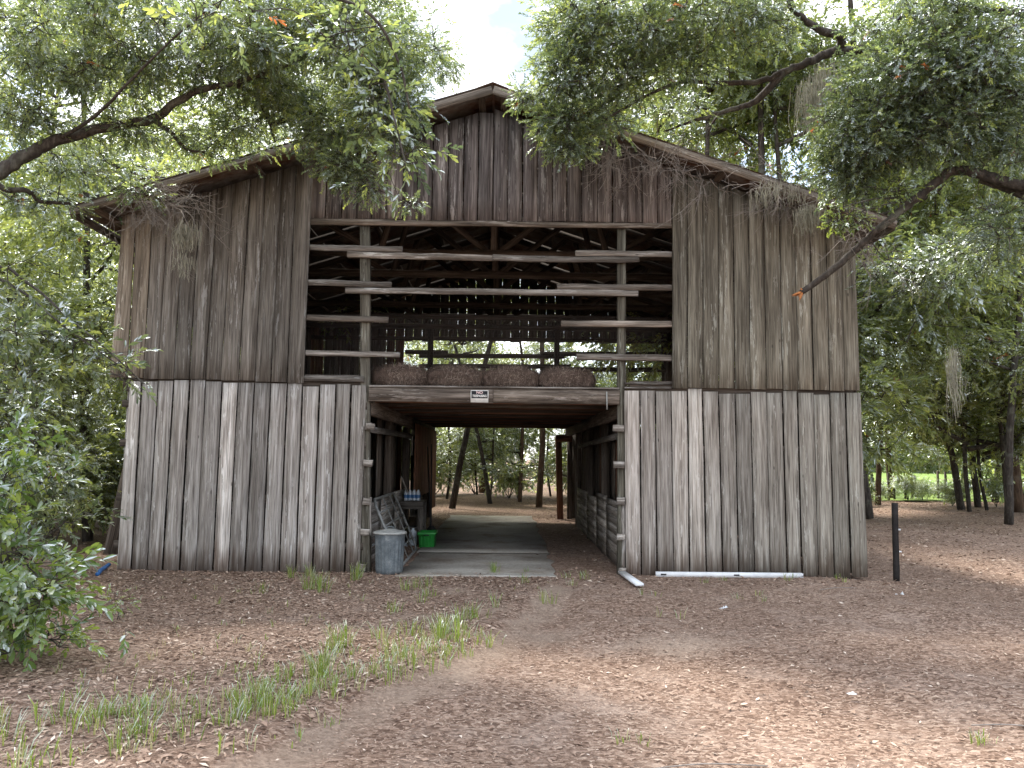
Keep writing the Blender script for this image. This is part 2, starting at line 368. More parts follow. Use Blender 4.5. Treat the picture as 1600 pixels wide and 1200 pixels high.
def slabmat():
    m, t, b, o = newmat('dirty_concrete')
    g = t.nodes.new('ShaderNodeNewGeometry'); p = g.outputs['Position']
    n = noise(t, p, 1.1, 6, 0.6); n2 = noise(t, p, 26, 5, 0.7)
    c = ramp(t, n, [(0.33, (0.22, 0.17, 0.13)), (0.47, (0.38, 0.345, 0.30)), (0.7, (0.50, 0.475, 0.43))])
    c = mixc(t, 0.7, c, ramp(t, n2, [(0.3, (0.55, 0.53, 0.5)), (0.65, (1.1, 1.1, 1.1))]), 'MULTIPLY')
    t.links.new(c, b.inputs['Base Color']); b.inputs['Roughness'].default_value = 0.85
    return m
M['slab'] = slabmat()
def fieldmat():
    m, t, b, o = newmat('meadow')
    g = t.nodes.new('ShaderNodeNewGeometry'); p = g.outputs['Position']
    n = noise(t, p, 0.25, 6, 0.6); n2 = noise(t, p, 5, 5, 0.7)
    c = ramp(t, n, [(0.3, (0.10, 0.17, 0.03)), (0.7, (0.20, 0.28, 0.05))])
    c = mixc(t, 0.7, c, ramp(t, n2, [(0.3, (0.6, 0.6, 0.6)), (0.65, (1.1, 1.1, 1.1))]), 'MULTIPLY')
    t.links.new(c, b.inputs['Base Color']); b.inputs['Roughness'].default_value = 0.9
    return m
M['field'] = fieldmat()
def strawmat():
    m, t, b, o = newmat('old_pine_straw')
    at = t.nodes.new('ShaderNodeAttribute'); at.attribute_name = 'tint'
    c = ramp(t, at.outputs['Fac'], [(0, (0.05, 0.033, 0.025)), (0.5, (0.115, 0.078, 0.06)), (0.8, (0.19, 0.14, 0.108)), (1.0, (0.34, 0.27, 0.215))])
    t.links.new(c, b.inputs['Base Color']); b.inputs['Roughness'].default_value = 0.8
    return m
M['straw'] = strawmat()

# ------------------------------------------------------------------ ground
_wv = [(RNG.uniform(0.25, 2.2), RNG.uniform(0, 6.28), RNG.uniform(0, 6.28), RNG.uniform(0.004, 0.016)) for _ in range(14)]
TRACK = [G(360, 1200), G(470, 1130), G(570, 1085), G(660, 1050), G(745, 1005), G(800, 965), G(850, 920)]
def track_d(x, y):
    """signed distance to the wheel-track edge: + on the right (worn) side"""
    best = np.full(np.shape(x), 1e9); sg = np.zeros(np.shape(x))
    pts = [np.array([TRACK[0][0]-2.2, TRACK[0][1]-1.6, 0])]+TRACK
    for a, b in zip(pts[:-1], pts[1:]):
        dx, dy = b[0]-a[0], b[1]-a[1]; L2 = dx*dx+dy*dy
        t = np.clip(((x-a[0])*dx+(y-a[1])*dy)/L2, 0, 1)
        ex, ey = x-(a[0]+t*dx), y-(a[1]+t*dy); d = np.hypot(ex, ey); s = -(dx*ey-dy*ex)
        k = d < best; best = np.where(k, d, best); sg = np.where(k, np.sign(s), sg)
    return best*sg
def ground_h(x, y):
    h = np.zeros(np.shape(x))
    for k, a, ph, am in _wv:
        h = h+am/k**0.5*np.sin(k*2.3*(x*math.cos(a)+y*math.sin(a))+ph)
    d = track_d(x, y)
    h = h+0.05*np.exp(-((d+0.16)/0.2)**2)*(y < -0.6)-0.02*np.exp(-((d-0.35)/0.3)**2)*(y < -0.6)
    inside = np.clip((np.abs(x+0.3)-4.2)/1.2, 0, 1); fr = np.clip((-y-0.3)/1.5, 0, 1); bk = np.clip((y-10)/2, 0, 1)
    return h*np.maximum(np.maximum(fr, inside), bk)
def axis_pts(a, b, step, far):
    core = np.arange(a, b+1e-6, step); out = []; s = step; x = b
    while x < far: s *= 1.25; x += s; out.append(x)
    lo = []; s = step; x = a
    while x > -far: s *= 1.25; x -= s; lo.append(x)
    return np.array(lo[::-1]+list(core)+out)
gx, gy = axis_pts(-9, 9, 0.085, 500), axis_pts(-10.5, 1.0, 0.085, 500)
XX, YY = np.meshgrid(gx, gy); ZZ = ground_h(XX, YY)
fine = (np.abs(XX) < 9) & (YY < 1) & (YY > -10.5)
ZZ = ZZ+np.where(fine, RNG.normal(0, 0.0035, XX.shape), 0)*np.clip((-YY-0.1)/0.6, 0, 1)
nx, ny = len(gx), len(gy)
i = (np.arange(ny-1)[:, None]*nx+np.arange(nx-1)[None]).ravel()
def sstep(a, b, x): t = np.clip((x-a)/(b-a), 0, 1); return t*t*(3-2*t)
def wear_at(x, y):
    d = track_d(x, y); w = sstep(-.12, .12, d)*(1-.85*sstep(.15, .6, d))*(y < -.8)*.75
    for px, py, r_ in ((625, 965, .55), (765, 950, .5), (700, 925, .4), (560, 935, .4), (840, 985, .6), (1060, 1000, .7)):
        q = G(px, py); w = np.maximum(w, .65*np.exp(-((x-q[0])**2+((y-q[1])*1.2)**2)/r_**2))
    return w
mb = MB(); mb.add(np.stack([XX, YY, ZZ], -1), np.stack([i, i+1, i+nx+1, i+nx], -1), a=wear_at(XX, YY).ravel())
tag(mb.build('ground', M['ground'], smooth=True, attr='wear'), kind='structure')

# concrete drive through the barn, cast in bays with ragged edges
def slab(y0, y1, xl, xr, z=0.03):
    n = 14; ys = np.linspace(y0, y1, n)
    l = np.stack([xl+RNG.normal(0, .025, n), ys, np.full(n, z)], -1); r = np.stack([xr+RNG.normal(0, .03, n), ys, np.full(n, z)], -1)
    if y0 < 0: l[0, 1] += .05; r[0, 1] += .12
    v = np.vstack([l, r, l-[0, 0, .12], r-[0, 0, .12]]); q = []
    for k in range(n-1):
        q += [(k, n+k, n+k+1, k+1), (2*n+k, k, k+1, 2*n+k+1), (n+k, 3*n+k, 3*n+k+1, n+k+1)]
    q += [(0, 2*n, 3*n, n), (n-1, 2*n-1, 4*n-1, 3*n-1)]
    m = MB(); m.add(v, q); return m
drive = empty('driveway'); tag(drive, kind='structure')
for y0, y1, a, b in ((-0.35, 2.25, -1.42, 0.72), (2.258, 10.5, -1.46, 0.74)):
    slab(y0, y1, a, b, 0.014).build('concrete_bay', M['slab'], drive)

# sunny meadow beyond the trees on one side
mb = MB(); mb.add([(8.5, 20.5, 0.03), (300, 22, 0.03), (300, 380, 0.03), (14, 380, 0.03)], [(0, 1, 2, 3)])
tag(mb.build('field', M['field']), kind='structure')

# ------------------------------------------------------------------ timber helper
def beam(name, A, B, w, th, mat, parent=None, side=(1, 0, 0), seg=1, jit=0.0, tint=1.0, taper=None, warm=0.0):
    """a board from A to B (grain along local Z); w along 'side', th across; one object"""
    A = np.asarray(A, float); B = np.asarray(B, float); d = B-A; L = np.linalg.norm(d); z = d/L
    x = np.asarray(side, float); x = x-z*np.dot(x, z); x /= np.linalg.norm(x); y = np.cross(z, x)
    n = seg+1; t = np.linspace(0, 1, n); wl = np.full(n, w/2) if taper is None else (w*(1-t)+taper*t)/2
    j = (RNG.normal(0, jit, (n, 3)) if jit else np.zeros((n, 3)))
    v = []
    for k in range(n):
        for sx, sy in ((-1, -1), (1, -1), (1, 1), (-1, 1)):
            v.append((sx*wl[k]+j[k, 0]*.7+(RNG.normal(0, jit*.5) if jit else 0), sy*th/2+j[k, 1], t[k]*L+(RNG.normal(0, jit) if jit and k in (0, n-1) else 0)))
    q = []
    for k in range(n-1):
        for c in range(4):
            q.append((k*4+c, k*4+(c+1) % 4, (k+1)*4+(c+1) % 4, (k+1)*4+c))
    q += [(3, 2, 1, 0), ((n-1)*4, (n-1)*4+1, (n-1)*4+2, (n-1)*4+3)]
    m = MB(); m.add(v, q); o = m.build(name, mat, parent)
    o.matrix_local = Matrix(((x[0], y[0], z[0], A[0]), (x[1], y[1], z[1], A[1]), (x[2], y[2], z[2], A[2]), (0, 0, 0, 1)))
    tw = tint if isinstance(tint, tuple) else (tint*(1+warm), tint, tint*(1-warm))
    o.color = (*tw, 1)
    return o
def facade_plank(bl, br, tl, tr, Y, mat, parent, tint=1.0, gap=0.013, th=0.022, seg=7):
    """a vertical board given by its four corners on the facade"""
    bl, br, tl, tr = (np.asarray(p, float) for p in (bl, br, tl, tr))
    n = seg+1; t = np.linspace(0, 1, n)[:, None]
    l = bl*(1-t)+tl*t; r = br*(1-t)+tr*t
    o0 = (bl+br)/2; g = gap/2
    yo = Y+RNG.uniform(-.003, .003); cup = RNG.uniform(-.0025, .0025)
    lj = RNG.normal(0, .0016, n)+g*RNG.uniform(0.4, 1.6); rj = RNG.normal(0, .0016, n)+g*RNG.uniform(0.4, 1.6)
    wav = np.cumsum(RNG.normal(0, .0013, n))
    v = []
    for k in range(n):
        mid = (l[k]+r[k])/2
        v += [(l[k, 0]+lj[k], yo+wav[k]+cup, l[k, 2]), (mid[0], yo+wav[k]-cup, mid[2]), (r[k, 0]-rj[k], yo+wav[k]+cup, r[k, 2]),
              (l[k, 0]+lj[k], yo+wav[k]+cup+th, l[k, 2]), (mid[0], yo+wav[k]-cup+th, mid[2]), (r[k, 0]-rj[k], yo+wav[k]+cup+th, r[k, 2])]
    q = []
    for k in range(n-1):
        a, b = k*6, (k+1)*6
        for c0, c1 in ((0, 1), (1, 2), (2, 5), (5, 4), (4, 3), (3, 0)): q.append((a+c0, a+c1, b+c1, b+c0))
    q += [(3, 4, 1, 0), (4, 5, 2, 1)]; b = (n-1)*6; q += [(b, b+1, b+4, b+3), (b+1, b+2, b+5, b+4)]
    m = MB(); m.add(np.array(v)-o0, q); o = m.build('plank', mat, parent, loc=o0)
    o.color = (*(tint if isinstance(tint, tuple) else (tint,)*3), 1)
    return o

# ------------------------------------------------------------------ barn
barn = empty('barn'); tag(barn, 'tall weathered grey plank barn with open hayloft and drive-through passage', 'barn')
OV = 0.45
rid = P(770, 134, -OV); eL = P(110, 325, -OV); eR = P(1400, 345, -OV)
RX, RZ = rid[0], rid[2]
sL = (RZ-eL[2])/(RX-eL[0]); sR = (RZ-eR[2])/(eR[0]-RX)
YB = 10.0
def u_roof(x):
    return RZ-(RX-x)*sL if x < RX else RZ-(x-RX)*sR

# front wall: nailing girts and added light-blocking seam boards behind, planks in front
XL0, XR0 = P(190, 420)[0], P(1339, 480)[0]
front = empty('front_wall', parent=barn)
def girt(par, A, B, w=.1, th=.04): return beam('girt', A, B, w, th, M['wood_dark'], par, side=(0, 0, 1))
for z in (0.35, 1.0, 1.75, 2.3):
    girt(front, (XL0+.1, .05, z), (P(573, 750)[0]-.03, .05, z)); girt(front, (P(974, 750)[0]+.05, .05, z), (XR0-.02, .05, z))
for q0, q1, zz in ((P(190, 600)[0], P(560, 600)[0], P(380, 598)[2]), (P(985, 610)[0], P(1335, 610)[0], P(1160, 611)[2])):
    girt(front, (q0, .06, zz), (q1, .06, zz), .26)  # wide boards added to block light leaking through the seam between plank rows
for z in (2.85, 3.6, 4.35):
    girt(front, (XL0+.08, .04, z), (P(482, 450)[0]-.05, .04, z)); girt(front, (P(1051, 450)[0]+.05, .04, z), (XR0-.08, .04, z))

ub = [172, 200, 225, 248, 273, 297, 322, 346, 373.5, 399, 424, 449, 475]
ut = [191, 213, 239, 262, 287, 312, 338, 362, 388, 412, 437, 460, 486]
for k in range(12):
    yb = 590+7*k/11+random.uniform(-1, 1.5)
    bl, br = P(ub[k], yb), P(ub[k+1], yb+.5); tl, tr = P(ut[k], 348), P(ut[k+1], 348)
    for b, t in ((bl, tl), (br, tr)):
        zt = u_roof(t[0])-.13; s = (zt-b[2])/(t[2]-b[2]); t[:] = b+(t-b)*s
    tn = (1.15, 1.08, .98) if k < 2 else (random.uniform(.85, 1.05),)*3
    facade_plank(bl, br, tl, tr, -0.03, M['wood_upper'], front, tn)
ub = [1050, 1073.2, 1098, 1122.3, 1147.7, 1171.4, 1196.7, 1222, 1245.8, 1270.5, 1295, 1318.7, 1343]
ut = [1050, 1073, 1097.6, 1121.7, 1145, 1169, 1193, 1217, 1241, 1264.8, 1289, 1312.3, 1335]
for k in range(12):
    yb = 606+4*k/11+random.uniform(-.8, 1.2)
    bl, br = P(ub[k], yb), P(ub[k+1], yb+.5); tl, tr = P(ut[k], 367), P(ut[k+1], 367)
    for b, t in ((bl, tl), (br, tr)):
        zt = u_roof(t[0])-.13; s = (zt-b[2])/(t[2]-b[2]); t[:] = b+(t-b)*s
    v = random.uniform(.92, 1.12)
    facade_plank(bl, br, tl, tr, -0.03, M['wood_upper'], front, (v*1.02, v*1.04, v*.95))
gbx = [484.8, 508.4, 533.3, 557.6, 580.6, 604.2, 628.2, 651.2, 674.6, 699, 723.4, 746, 769.7, 792.6, 816, 839.5, 863, 885.6, 909, 933.5, 956.9, 980.4, 1003.8, 1026.8, 1049.4]
for k in range(24):
    yb = 341.5+(gbx[k]-485)/565*8+random.uniform(-.8, .8)
    bl, br = P(gbx[k], yb), P(gbx[k+1], yb); tl, tr = bl.copy(), br.copy(); tl[2] = u_roof(tl[0])-.13; tr[2] = u_roof(tr[0])-.13
    if tl[0] < RX < tr[0]: tl[2] = tr[2] = min(tl[2], tr[2])
    v = random.uniform(.8, 1.05); e = abs(k-11.5)/12
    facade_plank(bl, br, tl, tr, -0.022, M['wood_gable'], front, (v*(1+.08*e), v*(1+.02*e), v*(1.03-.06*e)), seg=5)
lt = [202.5, 221.7, 247, 271.8, 296.5, 321.3, 346.6, 372.1, 397.7, 422.5, 448.6, 472.5, 499.2, 524.8, 549, 572.4]
lb = [180.5, 204.4, 229, 253.3, 280, 304.8, 331.4, 357, 382.3, 408.7, 435.4, 461.5, 487.6, 513.8, 538.5, 562]
lty = [596, 596, 595, 594, 593, 596, 598, 598, 598, 599, 599, 604, 601, 600, 602]
ltint = [1.2, 1.1, 1.45, .85, .86, .82, 1.65, .85, .62, 1.15, 1.35, .95, .78, .74, .66]
for k in range(15):
    yb = 897.5+random.uniform(-1.5, 2)
    v = ltint[k]*1.02
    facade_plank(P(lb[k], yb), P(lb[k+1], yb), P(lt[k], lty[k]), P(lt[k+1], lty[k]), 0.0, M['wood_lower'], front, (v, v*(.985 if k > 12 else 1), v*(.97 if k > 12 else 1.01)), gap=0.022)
rt = [975.2, 999.2, 1023.5, 1048.8, 1074.6, 1097.8, 1122.6, 1148.2, 1172.7, 1197.3, 1222.3, 1246.6, 1271.4, 1297.2, 1321.2, 1344.7]
rb = [978.1, 1001.9, 1026.6, 1053.3, 1078.6, 1104, 1129.3, 1154, 1179.4, 1204, 1230, 1253.8, 1278.6, 1304.4, 1331, 1357]
rty = [52, 52, 57, 55, 40, 57, 70, 70, 60, 65, 52, 65, 75, 65, 65]
for k in range(15):
    yb = 899+4*k/14+random.uniform(-1.5, 2); ty = 595+rty[k]/3.751+1.5
    v = random.uniform(.78, 1.02); g = k/14
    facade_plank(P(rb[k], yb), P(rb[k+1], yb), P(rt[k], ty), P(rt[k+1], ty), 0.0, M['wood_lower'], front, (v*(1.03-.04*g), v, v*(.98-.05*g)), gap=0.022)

# opening: posts, header, rails, sills
def px_rail(name, x0, ya0, yb0, x1, ya1, yb1, Y, th, parent, tint=1.0, mat='wood_beam', jit=.004, seg=6, warm=.0):
    A = P(x0, (ya0+yb0)/2, Y); B = P(x1, (ya1+yb1)/2, Y)
    w = P(x0, ya0, Y)[2]-P(x0, yb0, Y)[2]; w1 = P(x1, ya1, Y)[2]-P(x1, yb1, Y)[2]
    return beam(name, A, B, w, th, M[mat], parent, side=(0, 0, 1), seg=seg, jit=jit, tint=tint, taper=w1, warm=warm)
opening = empty('loft_opening', parent=barn)
px_rail('header', 484.5, 342, 351, 1049.5, 350, 357, 0.005, .05, opening, .85, warm=.08)
def px_post(x0, x1, ya, yb, xb0, xb1, Y, tint=.8, mat='wood_beam'):
    A = P((xb0+xb1)/2, yb, Y); B = P((x0+x1)/2, ya, Y)
    w = P(xb1, yb, Y)[0]-P(xb0, yb, Y)[0]
    return beam('post', A, B, w, w, M[mat], opening, seg=4, jit=.003, tint=tint)
px_post(563.7, 578, 348, 897, 564, 579, 0.10, (.8, .82, .74)); px_post(963.7, 977, 352, 898, 965, 978, 0.10, (.66, .68, .6))
YR = 0.002
px_rail('rail', 482, 382.5, 391, 628.7, 386, 394, YR, .045, opening, 1.0)
px_rail('rail', 543, 393.5, 402.5, 770, 399, 408, YR-.004, .045, opening, 1.05, seg=8, jit=.006, warm=.02)
px_rail('rail', 770.3, 399, 408, 998, 402.5, 410.5, YR-.004, .045, opening, 1.0, seg=8, jit=.006)
px_rail('rail', 481, 437, 446, 612, 441, 449, YR, .045, opening, 1.2)
px_rail('rail', 540, 449.5, 458, 997, 454.5, 463, YR-.003, .045, opening, .95, seg=9)
px_rail('rail', 479, 492, 500.5, 607, 495, 504, YR, .045, opening, 1.0, warm=.06)
px_rail('rail', 478, 547.5, 556, 624, 550.5, 558.5, YR, .045, opening, 1.12, jit=.006)
px_rail('rail', 899.5, 392, 400.5, 1049, 393, 401.5, YR, .045, opening, 1.1)
px_rail('rail', 870, 444, 453, 1049, 445.5, 454, YR, .045, opening, .92, warm=.03)
px_rail('rail', 877, 501, 510, 1049, 502, 511, YR, .045, opening, .98, warm=.06)
px_rail('rail', 901, 553, 563, 1049, 555, 564.5, YR, .045, opening, .92, warm=.04)
px_rail('sill', 474, 587.5, 596, 568, 588, 596.5, YR-.006, .045, opening, .8)
px_rail('sill', 976, 597.5, 600.5, 1049, 598, 601.5, .03, .06, opening, .8)
px_rail('sill', 976, 604, 607, 1049, 605, 608, .03, .07, opening, .85)
# girt ends that stick out past the lower planks
for (x0, x1, y0, y1) in ((571, 580, 662, 670), (568, 577, 719, 727.5), (567, 574, 778, 787), (564, 572, 827, 835.5), (561, 566, 882, 891)):
    px_rail('girt_end', x0, y0-.8, y1+.8, x1+5, y0+.2, y1+1.8, .0, .06, opening, 1.7, jit=.004, seg=2)
for (x0, x1, y0, y1) in ((961, 975.5, 665, 673), (963, 976, 721, 730), (968, 976, 778, 788), (968, 977, 835, 843), (971, 978, 888, 893)):
    px_rail('girt_end', x0-4, y0-.8, y1+.8, x1, y0-.8, y1+.8, .0, .06, opening, 1.6, jit=.004, seg=2)

# loft floor: big front beam, joists, deck, side girders
loft = empty('loft_floor', parent=barn)
ZB0 = P(577, 626, -.01)[2]; ZB1 = P(967, 632, -.01)[2]; ZT = P(770, 606.5, -.01)[2]
px_rail('loft_beam', 577, 605.5, 627, 770, 607.5, 629.5, 0.03, .09, loft, (.88, .8, .74), seg=6)
px_rail('loft_beam', 770.2, 607.5, 629.5, 967.5, 610, 632.5, 0.03, .09, loft, (.95, .87, .8), seg=6)
px_rail('deck_board', 578, 602.5, 605, 966, 606.5, 609, 0.04, .16, loft, 1.1, jit=.003, seg=9)
XD0, XD1 = -1.95, 1.66
zj = ZB0+0.02
for k in range(22):
    y = .35+k*.44
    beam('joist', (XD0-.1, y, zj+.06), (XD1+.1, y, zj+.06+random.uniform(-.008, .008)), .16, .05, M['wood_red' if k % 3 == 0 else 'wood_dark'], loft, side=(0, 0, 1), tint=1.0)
for k in range(44):
    x = -5.2+k*.232
    beam('deck_board', (x, .22, zj+.165), (x, YB-.1, zj+.165), .22, .03, M['wood_dark'], loft, side=(1, 0, 0), tint=.9)
for x in (XD0, XD1):
    beam('girder', (x, .18, zj-.11), (x, YB-.05, zj-.11), .2, .11, M['wood_dark'], loft, side=(0, 0, 1), tint=1.1)

# passage: posts, kick walls, partitions
passage = empty('passage', parent=barn)
for y in (2.5, 4.9, 7.4, 9.85):
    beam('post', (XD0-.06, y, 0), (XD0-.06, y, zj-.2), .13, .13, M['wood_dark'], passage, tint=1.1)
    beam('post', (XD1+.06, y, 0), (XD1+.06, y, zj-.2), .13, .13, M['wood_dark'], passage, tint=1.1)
secR = [.16, 1.85, 3.2, 4.8, 6.9]
for a, b in zip(secR[:-1], secR[1:]):
    z = .03; top = .95+random.uniform(-.05, .05)
    while z < top-.05:
        h = random.choice((.12, .14, .16, .18)); h = min(h, top-z)
        v = random.uniform(.7, 1.1)
        beam('plank', (XD1+random.uniform(-.008, .004), a+.004, z+h/2), (XD1+random.uniform(-.008, .004), b-.004, z+h/2), h-.007, .024, M['wood_lower'], passage, side=(0, 0, 1), seg=3, jit=.002, tint=(v, v*.97, v*.93))
        z += h
z = .02
beam('corner_board', (XD1-.005, .1, .0), (XD1-.005, .1, 1.0), .05, .13, M['wood_lower'], passage, side=(1, 0, 0), seg=5, jit=.006, tint=1.0)
secL = [.16, 1.4, 2.9, 4.4]
for a, b in zip(secL[:-1], secL[1:]):
    z = .03; top = .98
    while z < top-.05:
        h = random.choice((.13, .16, .19)); h = min(h, top-z); v = random.uniform(.75, 1.15)
        beam('plank', (XD0+random.uniform(-.004, .008), a+.004, z+h/2), (XD0+random.uniform(-.004, .008), b-.004, z+h/2), h-.007, .024, M['wood_lower'], passage, side=(0, 0, 1), seg=3, jit=.002, tint=v)
        z += h
beam('corner_board', (XD0+.03, .11, .0), (XD0+.03, .11, 1.02), .1, .12, M['wood_lower'], passage, side=(1, 0, 0), seg=5, jit=.006, tint=1.1)
# hanging boards of the stall partitions, with gaps of daylight
y = 1.1
while y < 7.2:
    w = random.choice((.3, .42, .5)); 
    beam('partition_board', (XD1+.16, y+w/2, .85), (XD1+.16, y+w/2, zj-.15), w, .025, M[random.choice(('wood_dark', 'wood_dark', 'wood_red'))], passage, side=(0, 1, 0), tint=1.0)
    y += w+random.choice((.02, .03, .05))
for y0, w, mt, tn in ((1.9, .62, 'wood_dark', 1.5), (3.0, .4, 'wood_dark', 1.2), (3.6, .5, 'wood_dark', 1.0)):
    beam('partition_board', (XD0-.16, y0+w/2, .75), (XD0-.16, y0+w/2, zj-.15), w, .025, M[mt], passage, side=(0, 1, 0), tint=tn)
y = 5.0
while y < 9.6:
    w = .3; beam('partition_board', (XD0+.1, y+w/2, .75 if y < 8 else .3), (XD0+.1, y+w/2, zj-.12), w-.01, .022, M['wood_red'], passage, side=(0, 1, 0), tint=random.uniform(1.2, 1.6)); y += w
for X, x0, yy0, x1, yy1 in ((XD0+.03, .1, 1.98, 6.0, 2.0), (XD1-.02, .1, 1.93, 6.5, 1.86)):
    beam('stall_rail', (X, x0, yy0), (X, x1, yy1), .09, .04, M['wood_beam'], passage, side=(0, 0, 1), seg=4, jit=.003, tint=.8)
# pale thermometer board on the post, conduit on the beam
beam('thermometer_board', (XD0+.07, 4.75, 1.62), (XD0+.07, 4.75, 2.0), .08, .015, M['card'], passage, side=(0, 1, 0))
a = P(948, 612, -.03); b = P(948.5, 640, -.03)
mb = MB(); mb.tube([a, (a+b)/2, b], .009, 8); mb.build('conduit', M['lid'], loft, smooth=True)
a = P(876, 672, 9.7)
beam('post', (a[0], 9.7, 0), (a[0]-.06, 9.7, zj-.2), .16, .16, M['wood_red'], passage, tint=.8)
beam('bracket', (a[0]-.13, 9.62, zj-.28), (a[0]+.3, 9.62, zj-.26), .2, .06, M['wood_red'], passage, side=(0, 0, 1), tint=1.2)

# side walls and back wall
def side_wall(X, name, zlo, gapw, openband):
    w = empty(name, parent=barn)
    for z in (.5, 1.5, 2.4, 4.3): girt(w, (X-.04 if X > 0 else X+.04, .12, z), (X-.04 if X > 0 else X+.04, YB-.1, z))
    y = .05; zt = u_roof(X)-.12
    while y < YB-.1:
        wd = .31
        inb = openband[0] < y < openband[1]
        if inb:
            beam('plank', (X, y+wd/2, 0), (X, y+wd/2, 2.72), wd-gapw, .022, M['wood_lower'], w, side=(0, 1, 0), tint=random.uniform(.75, 1.05))
            beam('plank', (X, y+wd/2, 3.75), (X, y+wd/2, zt), wd-gapw, .022, M['wood_upper'], w, side=(0, 1, 0), tint=random.uniform(.75, 1.05))
        else:
            beam('plank', (X, y+wd/2, 0), (X, y+wd/2, zt), wd-gapw, .022, M['wood_upper'], w, side=(0, 1, 0), tint=random.uniform(.75, 1.05))
        y += wd
    for z in (3.0, 3.4): beam('rail', (X, openband[0], z), (X, openband[1]+.3, z-.05), .1, .04, M['wood_dark'], w, side=(0, 0, 1))
    for y in (2.5, 5.0, 7.5): beam('post', (X+(-.12 if X > 0 else .12), y, 0), (X+(-.12 if X > 0 else .12), y, zt), .13, .13, M['wood_dark'], w)
side_wall(XL0+.17, 'side_wall', 0, .012, (.0, 5.0))
side_wall(XR0-.02, 'side_wall', 0, .03, (3.0, 9.7))
ZO = P(770, 534, YB)[2]
backw = empty('back_wall', parent=barn)
for z in (ZO+.06, ZO+.7): girt(backw, (XL0+.1, YB-.04, z), (XR0-.1, YB-.04, z))
XO0, XO1 = P(631, 560, YB)[0], P(1040, 560, YB)[0]
x = XL0+.04
while x < XR0-.1:
    w = .242; xm = x+w/2; zt = u_roof(xm)-.04; gp = random.choice((.002, .003, .005, .009))
    if xm < XO0: beam('plank', (xm, YB, 0 if xm < XD0-.12 else zj), (xm, YB, zt), w-gp, .022, M['wood_red' if random.random() < .5 else 'wood_upper'], backw, tint=random.uniform(.7, 1))
    elif xm > XO1: beam('plank', (xm, YB, 0), (xm, YB, zt), w-gp, .022, M['wood_upper'], backw, tint=random.uniform(.7, 1))
    else:
        beam('plank', (xm, YB, ZO+random.uniform(-.02, .02)), (xm, YB, zt), w-gp, .022, M['wood_upper'], backw, tint=random.uniform(.6, .9))
        if xm < XD0-.1 or xm > XD1+.14: beam('plank', (xm, YB, 0), (xm, YB, zj), w-gp, .022, M['wood_upper'], backw, tint=random.uniform(.7, 1))
    x += w
for px in (672.5, 870): a = P(px, 560, YB-.1); beam('post', (a[0], YB-.1, zj), (a[0], YB-.1, ZO+.5), .14, .14, M['wood_dark'], backw)
for x0, x1, y in ((633, 700, 550), (655, 882, 556), (845, 1040, 553), (655, 892, 572), (845, 1040, 577)):
    a, b = P(x0, y, YB-.02), P(x1, y+1, YB-.02); beam('rail', a, b, .12, .04, M['wood_dark'], backw, side=(0, 0, 1), seg=3, jit=.006)

# trusses
ztie = P(770, 382, 1.2)[2]
for k, y in enumerate((.35, 1.75, 3.2, 4.65, 6.1, 7.55, 9.0)):
    tr = empty('truss', parent=barn)
    lo = -.2 if k == 0 else 0
    e0, e1 = XL0+.15, XR0-.15
    if k: beam('tie_beam', (e0, y, ztie), (e1, y, ztie-.03), .13, .045, M['wood_dark'], tr, side=(0, 0, 1), tint=1.1)
    beam('rafter', (e0-.3, y, u_roof(e0-.3)-.17), (RX, y, RZ-.17), .14, .045, M['wood_dark'], tr, side=(0, 0, 1), tint=1.0)
    beam('rafter', (e1+.3, y, u_roof(e1+.3)-.17), (RX, y, RZ-.17), .14, .045, M['wood_dark'], tr, side=(0, 0, 1), tint=1.0)
    if k:
        for dx, ex in ((-.06, -1.5), (.06, 1.5), (-1.9, -1.6), (1.9, 1.6), (-1.95, -3.1), (1.95, 3.1)):
            beam('web', (RX+dx, y+.05, ztie), (RX+ex, y+.05, u_roof(RX+ex)-.17), .1, .04, M['wood_dark'], tr, side=(1, 0, 0), tint=.85)
        beam('king_post', (RX, y+.05, ztie), (RX, y+.05, RZ-.2), .1, .04, M['wood_dark'], tr, side=(1, 0, 0), tint=1.2)

# roof: corrugated sheets on purlins, barge boards, ridge cap
mb = MB()
yy = np.array([-OV-.02, YB+.4]); 
v = []
for y_ in yy: v += [(RX-.22, y_, RZ-.22*sL+.035), (RX, y_, RZ+.05), (RX+.22, y_, RZ-.22*sR+.035)]
mb.add(v+[(a, b, c-.012) for a, b, c in v], [(0, 1, 4, 3), (1, 2, 5, 4), (6, 9, 10, 7), (7, 10, 11, 8), (0, 6, 7, 1), (1, 7, 8, 2), (3, 4, 10, 9), (4, 5, 11, 10)])
roof = mb.build('roof', M['tin'], barn)
def sheet_mesh(xe, ze, name, wd=.8):
    m = MB(); n = 41; ys = np.linspace(0, wd, n); cz = .011*np.cos(ys/wd*2*math.pi*10)
    top = np.stack([np.full(n, RX-np.sign(RX-xe)*.02), ys, RZ+.015+cz], -1); bot = np.stack([np.full(n, xe), ys, ze+.015+cz], -1)
    k = np.arange(n-1); m.add(np.vstack([top, bot]), np.stack([k, k+1, n+k+1, n+k], -1)); return m.mesh(name, True)
meL = sheet_mesh(eL[0], eL[2], 'roof_sheet'); meR = sheet_mesh(eR[0], eR[2], 'roof_sheet')
y = -OV-.01; k = 0
while y < YB+.2:
    for me in (meL, meR):
        o = link('roof_sheet', me, M['tin'], roof, (0, y, random.uniform(0, .006)+.004*(k % 2)))
    y += .775; k += 1
